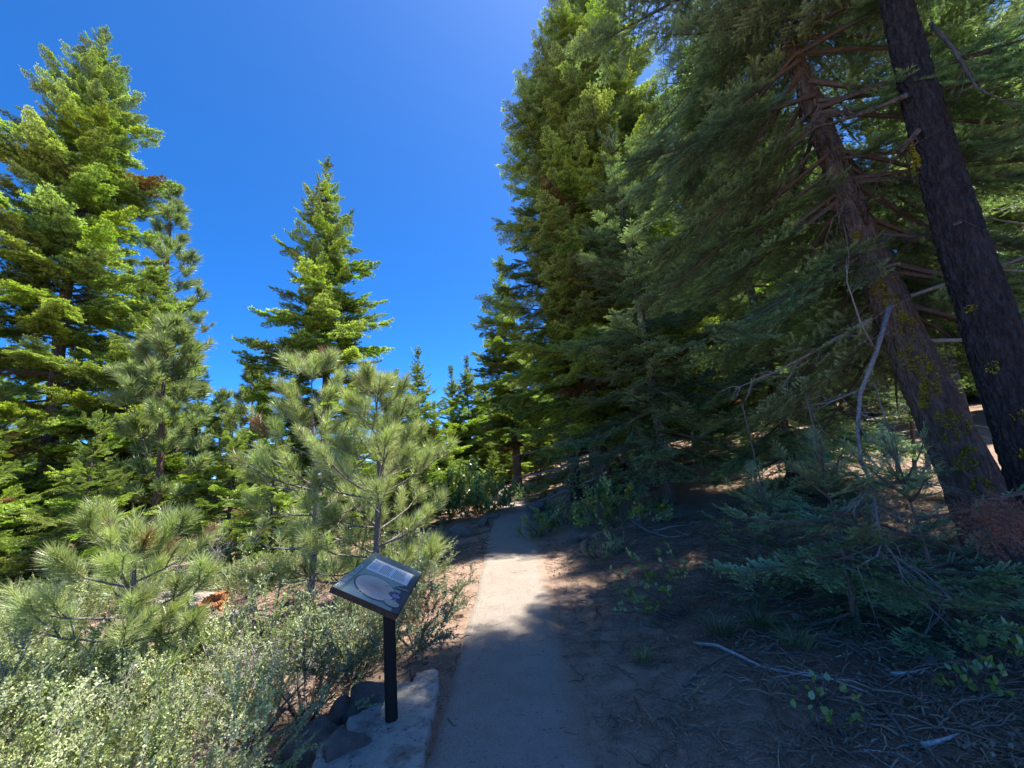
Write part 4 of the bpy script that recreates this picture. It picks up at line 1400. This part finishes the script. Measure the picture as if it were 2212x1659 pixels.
shrub_px('low green bush behind the pale log', 800, 1165, 0.8, 0.7, 26, 'whitethorn', 314)
shrub_px('bright sprig of manzanita right of the sign panel', 930, 1205, 0.25, 0.45, 9, 'manzanita', 315, 'manzanita')
shrub_px('green ground bush on the slope below the small hollow fir', 600, 1260, 0.8, 0.5, 26, 'manzanita', 316)
shrub_px('yellow-green ground bush above the broken log', 560, 1225, 0.9, 0.5, 28, 'manzanita', 317)
shrub_px('low bush at the left edge under the dark fir', 60, 1260, 0.9, 0.6, 28, 'whitethorn', 318)
shrub_px('leafy low bush leaning onto the right trail edge', 1165, 1160, 0.42, 0.36, 20, 'manzanita', 319, 'manzanita')
shrub_px('low bush on the right bank behind the leaning one', 1215, 1135, 0.55, 0.42, 22, 'manzanita', 320, 'manzanita')
shrub_px('dark bush at the foot of the big dark fir', 1330, 1140, 0.60, 0.65, 28, 'manzanita', 321, 'manzanita')
shrub_px('dark low bush beyond the bare grey foot of the fir', 1275, 1078, 0.8, 0.6, 22, 'manzanita', 330)
shrub_px('low bush between the far brown trunk and the dark boulder', 1150, 1084, 0.7, 0.55, 20, 'manzanita', 331)
shrub_px('grey wispy shrub in the sun on the right bank', 1290, 1205, 0.28, 0.26, 14, 'whitethorn', 322)
shrub_px('low sunny shrub below the bare silver branch', 1345, 1195, 0.35, 0.24, 16, 'whitethorn', 323)


# manzanita in the right foreground: every leaf can be picked out
def leaf_mesh(name, ln, w, mat):
    mb_ = MB()
    vs_ = [(0, 0, 0), (0.25 * ln, 0.42 * w, 0.05 * w), (0.25 * ln, 0, -0.03 * w), (0.25 * ln, -0.42 * w, 0.05 * w), (0.6 * ln, 0.5 * w, 0.09 * w), (0.6 * ln, 0, -0.02 * w), (0.6 * ln, -0.5 * w, 0.09 * w), (ln, 0, 0)]
    mb_.add(vs_, [(0, 2, 1), (0, 3, 2), (1, 2, 5, 4), (2, 3, 6, 5), (4, 5, 7), (5, 6, 7)], 0, 0.45)
    return mb_.mesh(name, [mat], True)


LM = [leaf_mesh('leaf', 0.050, 0.034, MAT['manzanita']), leaf_mesh('leaf', 0.042, 0.030, MAT['manzanita'])]


def leafy_shrub(label, px, py, reach, n_leaf, seed, name='manzanita', updir=0.55):
    rng = random.Random(seed)
    g = on_ground(px, py)
    root = empty(name, g - Vector((0, 0, 0.02)))
    tag(root, label, 'shrub')
    wood = MB()
    tips = []
    for tx, ty, tz in reach:
        e = Vector((tx, ty, tz))
        p = [Vector((0, 0, 0)), e * 0.35 + Vector((rng.uniform(-.05, .05), rng.uniform(-.05, .05), -0.03)), e * 0.7 + Vector((rng.uniform(-.05, .05), rng.uniform(-.05, .05), 0.0)), e]
        wood.tube(p, [0.012, 0.010, 0.007, 0.004], 6, 0, 0, jitter=0.1, rng=rng)
        for j in range(5):
            b = p[1].lerp(e, rng.uniform(0.3, 1.0))
            d = (e.normalized() * 0.5 + Vector((rng.uniform(-1, 1), rng.uniform(-1, 1), rng.uniform(-0.1, 1.0)))).normalized()
            q = b + d * rng.uniform(0.08, 0.20)
            wood.tube([b, q], [0.004, 0.002], 4, 0, 0, cap=False)
            tips.append((b, q))
    wood.build('stem', MAT['twig'], root)
    for i in range(n_leaf):
        b, q = tips[i % len(tips)]
        o = bpy.data.objects.new('leaf', LM[i % 2])
        p = b.lerp(q, rng.uniform(0.25, 1.05))
        d = ((q - b).normalized() * 0.6 + Vector((rng.uniform(-1, 1), rng.uniform(-1, 1), rng.uniform(-0.1, 1.1)))).normalized()
        o.matrix_local = frame(p, d, Vector((rng.uniform(-1, 1), rng.uniform(-1, 1), rng.uniform(0.2, 1))), rng.uniform(0.8, 1.2))
        link(o, root)


leafy_shrub('leafy manzanita reaching out over the right side of the trail', 1490, 1330, [(-0.62, 0.10, 0.22), (-0.50, -0.05, 0.14), (-0.55, 0.25, 0.30), (-0.35, 0.15, 0.42), (-0.15, 0.1, 0.45), (-0.70, 0.0, 0.10), (-0.25, -0.1, 0.25), (0.05, 0.2, 0.5), (-0.4, 0.3, 0.5)], 280, 401)
leafy_shrub('small green sprout low on the duff near the bottom right', 1800, 1590, [(0.03, 0.0, 0.07), (-0.04, 0.02, 0.05)], 16, 402, 'seedling')
leafy_shrub('small green seedling on the dark duff below the long root', 1772, 1530, [(0.02, 0.0, 0.06), (-0.03, 0.02, 0.05)], 10, 403, 'seedling')
leafy_shrub('patch of round green leaves at the right edge', 2170, 1440, [(0.10, 0.05, 0.10), (-0.10, 0.04, 0.09), (0.0, -0.08, 0.07), (0.15, -0.05, 0.06)], 60, 404, 'ground_plant')
leafy_shrub('second patch of round leaves below the first at the right edge', 2120, 1500, [(0.10, 0.05, 0.07), (-0.10, 0.04, 0.06), (0.0, -0.08, 0.05)], 44, 405, 'ground_plant')


# ---------------------------------------------------------------- logs, sticks, grass
def stick(label, seq, r, mat='root', seed=1, twigs=3, name='fallen_branch', cat='branch', lift=0.6):
    rng = random.Random(seed)
    W = []
    for px, py in seq:
        g = on_ground(px, py)
        W.append(g + Vector((0, 0, r * lift + rng.uniform(0, 0.02))))
    c = W[0].copy()
    o = stub_branch(None, [w - c for w in W], r, mat, seed, twigs, name)
    o.location = c
    return tag(o, label, cat)


stick('long grey root curving across the duff at lower right', [(1500, 1394), (1550, 1405), (1598, 1425), (1650, 1452), (1720, 1466), (1795, 1475), (1878, 1508)], 0.016, 'deadwood', 1, 4)
stick('grey branch slanting down to the right above the long root end', [(1780, 1389), (1830, 1402), (1868, 1425), (1920, 1467), (1962, 1508)], 0.014, 'root', 2, 5)
stick('forked branch lying along the end of the long root', [(1754, 1478), (1810, 1474), (1868, 1479), (1925, 1518)], 0.012, 'root', 3, 5)
stick('short thick pale stick at the bottom right', [(1995, 1623), (2035, 1606), (2076, 1597)], 0.016, 'deadwood', 4, 0)
stick('short pale stick beside the small stone at lower right', [(1928, 1466), (1970, 1466), (2014, 1454)], 0.012, 'deadwood', 5, 1)
stick('dark straight stick running to the bottom edge', [(1904, 1534), (1941, 1581), (1972, 1623)], 0.014, 'root', 6, 1)
stick('thin pale stick on the bottom edge', [(1868, 1631), (1910, 1637), (1946, 1646), (1990, 1660)], 0.008, 'deadwood', 7, 1)
stick('dark bent branch on the sunny strip of the bank', [(1540, 1160), (1582, 1183), (1624, 1194), (1660, 1200)], 0.028, 'root', 8, 3)
stick('dark roots arching below the leafy manzanita', [(1478, 1488), (1505, 1462), (1530, 1441), (1572, 1428), (1634, 1398)], 0.014, 'root', 9, 8)
stick('thin crooked root at the shaded edge of the trail', [(1338, 1415), (1345, 1402), (1360, 1392), (1395, 1384)], 0.010, 'root', 10, 3)
stick('bare silver branch lying on the sunny bank', [(1352, 1118), (1374, 1134), (1400, 1152), (1447, 1165), (1490, 1160)], 0.022, 'deadwood', 11, 10)
stick('second silver branch with upturned twigs beside the first', [(1420, 1150), (1450, 1140), (1500, 1136)], 0.016, 'deadwood', 12, 9)
stick('tangled dark branch under the low fir sapling', [(1640, 1420), (1690, 1390), (1740, 1375), (1800, 1360)], 0.014, 'root', 13, 9)
stick('branch buried in needles right of the low fir sapling', [(1900, 1400), (1960, 1385), (2040, 1380), (2120, 1392)], 0.012, 'root', 14, 6)
stick('crooked stick beside the footing at the trail edge', [(860, 1470), (880, 1452), (885, 1425), (905, 1410)], 0.010, 'root', 15, 5)
stick('thin root between the sign post and the trail', [(880, 1440), (905, 1432), (940, 1436), (955, 1428)], 0.008, 'deadwood', 16, 4)
stick('stick lying at the trail edge below the footing tip', [(968, 1560), (975, 1572), (985, 1580)], 0.007, 'root', 17, 0)
stick('dead twig on the shaded pavement right of the post', [(1205, 1418), (1216, 1424), (1225, 1420)], 0.006, 'root', 18, 2)
stick('dry branch in the sunny clearing below the log', [(480, 1400), (520, 1372), (580, 1345), (640, 1330)], 0.016, 'deadwood', 19, 9)
stick('second dry branch crossing the sunny clearing', [(430, 1360), (500, 1365), (560, 1380), (610, 1375)], 0.014, 'deadwood', 20, 9)
stick('dry branch near the trunk of the pine left of the sign', [(560, 1330), (620, 1340), (700, 1330)], 0.014, 'deadwood', 21, 9)
stick('pale dead branch poking out of the shrubs at the left edge', [(60, 1560), (120, 1530), (180, 1500)], 0.02, 'deadwood', 22, 4, lift=14)


def log(label, p0, p1, r, mat, seed, endmat=None, rough=0.18, name='fallen_log'):
    """a weathered log: furrowed skin, ragged ends"""
    rng = random.Random(seed)
    root = empty(name, p0)
    tag(root, label, 'log')
    d = p1 - p0
    L = d.length
    d.normalize()
    a = d.cross(UP).normalized()
    b = a.cross(d)
    sides, rows = 36, 40
    mb_ = MB()
    vs_ = []
    for i in range(rows):
        s = i / (rows - 1)
        for k in range(sides):
            t = 2 * math.pi * k / sides
            q = Vector((math.cos(t) * 2, math.sin(t) * 2, s * L * 2.0 + seed))
            rr = r * (1 + rough * noise.noise(q * 1.3) + 0.10 * noise.noise(Vector((math.cos(t) * 6, math.sin(t) * 6, s * 2 + seed))))
            e = (noise.noise(Vector((math.cos(t) * 2.5, math.sin(t) * 2.5, seed * 2.0))) * 0.35 * r) if i in (0, rows - 1) else 0
            vs_.append(d * (L * s + e) + a * math.cos(t) * rr + b * math.sin(t) * rr)
    fs = [(i * sides + k, i * sides + (k + 1) % sides, (i + 1) * sides + (k + 1) % sides, (i + 1) * sides + k) for i in range(rows - 1) for k in range(sides)]
    mb_.add(vs_, fs)
    mb_.build('trunk', MAT[mat], root)
    for end, s in ((0, 0.02), (rows - 1, 0.98)):
        e = MB()
        ring = vs_[end * sides:(end + 1) * sides]
        c = d * (L * s) + b * r * 0.1
        e.add(list(ring) + [c], [(k, (k + 1) % sides, sides) for k in range(sides)])
        e.build('broken_end', MAT[endmat or mat], root, smooth=False)
    return root


g0, g1 = on_ground(352, 1318), on_ground(452, 1326)
log('broken grey log with a rotten orange end in the clearing', g0 + Vector((0, 0, 0.14)), g1 + Vector((0, 0, 0.12)), 0.15, 'logwood', 3, 'rotwood', 0.35)
g0, g1 = on_ground(448, 1322), on_ground(485, 1316)
log('crumbling orange chunk of rotten wood beside the broken log', g0 + Vector((0, 0, 0.10)), g1 + Vector((0, 0, 0.10)), 0.13, 'rotwood', 5, 'rotwood', 0.6, 'rotten_wood')
g0, g1 = on_ground(495, 1352), on_ground(545, 1330)
log('split whitish log in the sunny clearing', g0 + Vector((0, 0, 0.06)), g1 + Vector((0, 0, 0.06)), 0.085, 'deadwood', 7, 'deadwood', 0.4)
g0, g1 = on_ground(840, 1190), on_ground(930, 1172)
log('pale weathered log right of the sign, beyond the shrubs', g0 + Vector((0, 0, 0.08)), g1 + Vector((0, 0, 0.10)), 0.12, 'logwood', 9, 'logwood', 0.2)
g0 = on_ground(415, 1250)
rock('sandy-coloured boulder above the broken log', 455, 1243, 0.35, 0.3, 0.28, 0.3, 21, 0.25)


def grass(label, px, py, n, h, spread, seed):
    rng = random.Random(seed)
    g = on_ground(px, py)
    mb_ = MB()
    for i in range(n):
        a = rng.uniform(0, 6.28)
        q = spread * rng.random()
        p = Vector((math.cos(a) * q * 0.4, math.sin(a) * q * 0.4, 0))
        d = Vector((math.cos(a) * rng.uniform(0.2, 0.9), math.sin(a) * rng.uniform(0.2, 0.9), 1)).normalized()
        l = h * rng.uniform(0.6, 1.2)
        sd = d.cross(Vector((rng.uniform(-1, 1), rng.uniform(-1, 1), 0))).normalized() * 0.0025
        m = p + d * l * 0.55
        e = m + (d + Vector((d.x, d.y, -0.5)) * 1.1).normalized() * l * 0.45
        mb_.add([p - sd, p + sd, m + sd, m - sd, e], [(0, 1, 2, 3), (3, 2, 4)], 0, rng.random())
    o = mb_.build('grass_tuft', MAT['grass'])
    o.location = g
    return tag(o, label, 'grass')


grass('tuft of long green grass at the foot of the leafy manzanita', 1560, 1375, 110, 0.24, 0.2, 1)
grass('small green grass tuft on the shaded bank near the trail', 1392, 1432, 60, 0.13, 0.1, 2)
grass('dry grass tuft behind the long root', 1640, 1360, 90, 0.26, 0.25, 3)
grass('wispy grass tuft under the low fir sapling', 1720, 1405, 80, 0.22, 0.25, 4)


# loose litter: fallen needles and twigs that nobody could count
def litter_piece(seed, kind):
    rng = random.Random(seed)
    mb_ = MB()
    if kind == 'needles':
        for i in range(26):
            a = rng.uniform(0, 6.28)
            p = Vector((rng.uniform(-.12, .12), rng.uniform(-.12, .12), rng.uniform(0.003, 0.014)))
            d = Vector((math.cos(a), math.sin(a), rng.uniform(-.05, .10)))
            needle(mb_, p, d, rng.uniform(0.06, 0.16), 0.0045, UP, rng.random())
    elif kind == 'twig':
        for i in range(3):
            a = rng.uniform(0, 6.28)
            p = Vector((rng.uniform(-.08, .08), rng.uniform(-.08, .08), 0.008))
            d = Vector((math.cos(a), math.sin(a), rng.uniform(0, .15)))
            l = rng.uniform(0.10, 0.34)
            s = d.cross(UP)
            c1, c2 = rng.uniform(-.25, .25), rng.uniform(-.35, .35)
            mb_.tube([p + d * l * f + s * l * (c1 * f + c2 * f * f) + UP * (0.01 * math.sin(f * 9)) for f in (0, .25, .5, .75, 1)], [0.0045, 0.004, 0.0034, 0.0026, 0.0015], 4, 0, rng.random() * 0.7, cap=False)
    else:
        for i in range(5):
            p = Vector((rng.uniform(-.1, .1), rng.uniform(-.1, .1), 0.004))
            r_ = rng.uniform(0.004, 0.013)
            mb_.tube([p - Vector((r_, 0, 0)), p + Vector((0, r_ * 0.3, r_ * 0.5)), p + Vector((r_, 0, 0))], [r_ * 0.5, r_ * 0.9, r_ * 0.4], 5, 0, rng.uniform(0.3, 1))
    return mb_


KIT['litter'] = kit('litter', [loose('litter_piece', litter_piece(500 + i, k_), [MAT['dry'], MAT['dry']]) for i, k_ in enumerate(['needles'] * 4 + ['twig'] * 4 + ['chips'] * 3)]) + (None,)
rng = random.Random(55)


def scatter(name, label, n, xr, yr, weights, accept, s0=0.7, s1=1.4):
    pts = Points()
    for i in range(n):
        x, y = rng.uniform(*xr), rng.uniform(*yr)
        if not accept(x, y): continue
        h0 = H(x, y)
        nrm = Vector((H(x - 0.1, y) - H(x + 0.1, y), H(x, y - 0.1) - H(x, y + 0.1), 0.2)).normalized()
        a = rng.uniform(0, 6.28)
        k_ = rng.choices(('n', 't', 'c'), weights)[0]
        idx = {'n': rng.randrange(4), 't': 4 + rng.randrange(4), 'c': 8 + rng.randrange(3)}[k_]
        d = Vector((math.cos(a), math.sin(a), 0))
        d = d - nrm * d.dot(nrm)
        pts.add((x, y, h0 + 0.004), d, nrm, rng.uniform(s0, s1), idx)
    o = pts.build(name, 'litter')
    tag(o, label, None, None, 'stuff')


scatter('needle_litter', 'brown needles and twigs strewn over the right bank', 7000, (0.4, 6.5), (0.3, 8), (6, 3, 2), lambda x, y: rng.random() < min(1, 0.15 + (x - 0.3) * 0.55))
scatter('twig_litter', 'pale dry twigs and needles strewn over the left clearing', 2600, (-8, -0.85), (1.5, 12), (3, 6, 2), lambda x, y: True, 0.8, 1.7)
scatter('trail_litter', 'needles and chips scattered on the trail and its edges', 1900, (-0.9, 0.6), (1.2, 14), (2, 0.6, 6), lambda x, y: rng.random() < 0.3 + abs(x - PC) * 1.3, 0.35, 0.8)
scatter('root_tangle', 'tangle of fine roots and dead stems under the low fir saplings', 650, (1.2, 4.6), (0.9, 4.6), (5, 8, 3), lambda x, y: ((x - 2.7) / 1.6) ** 2 + ((y - 2.7) / 1.6) ** 2 < rng.uniform(0.3, 1.2), 0.6, 1.5)
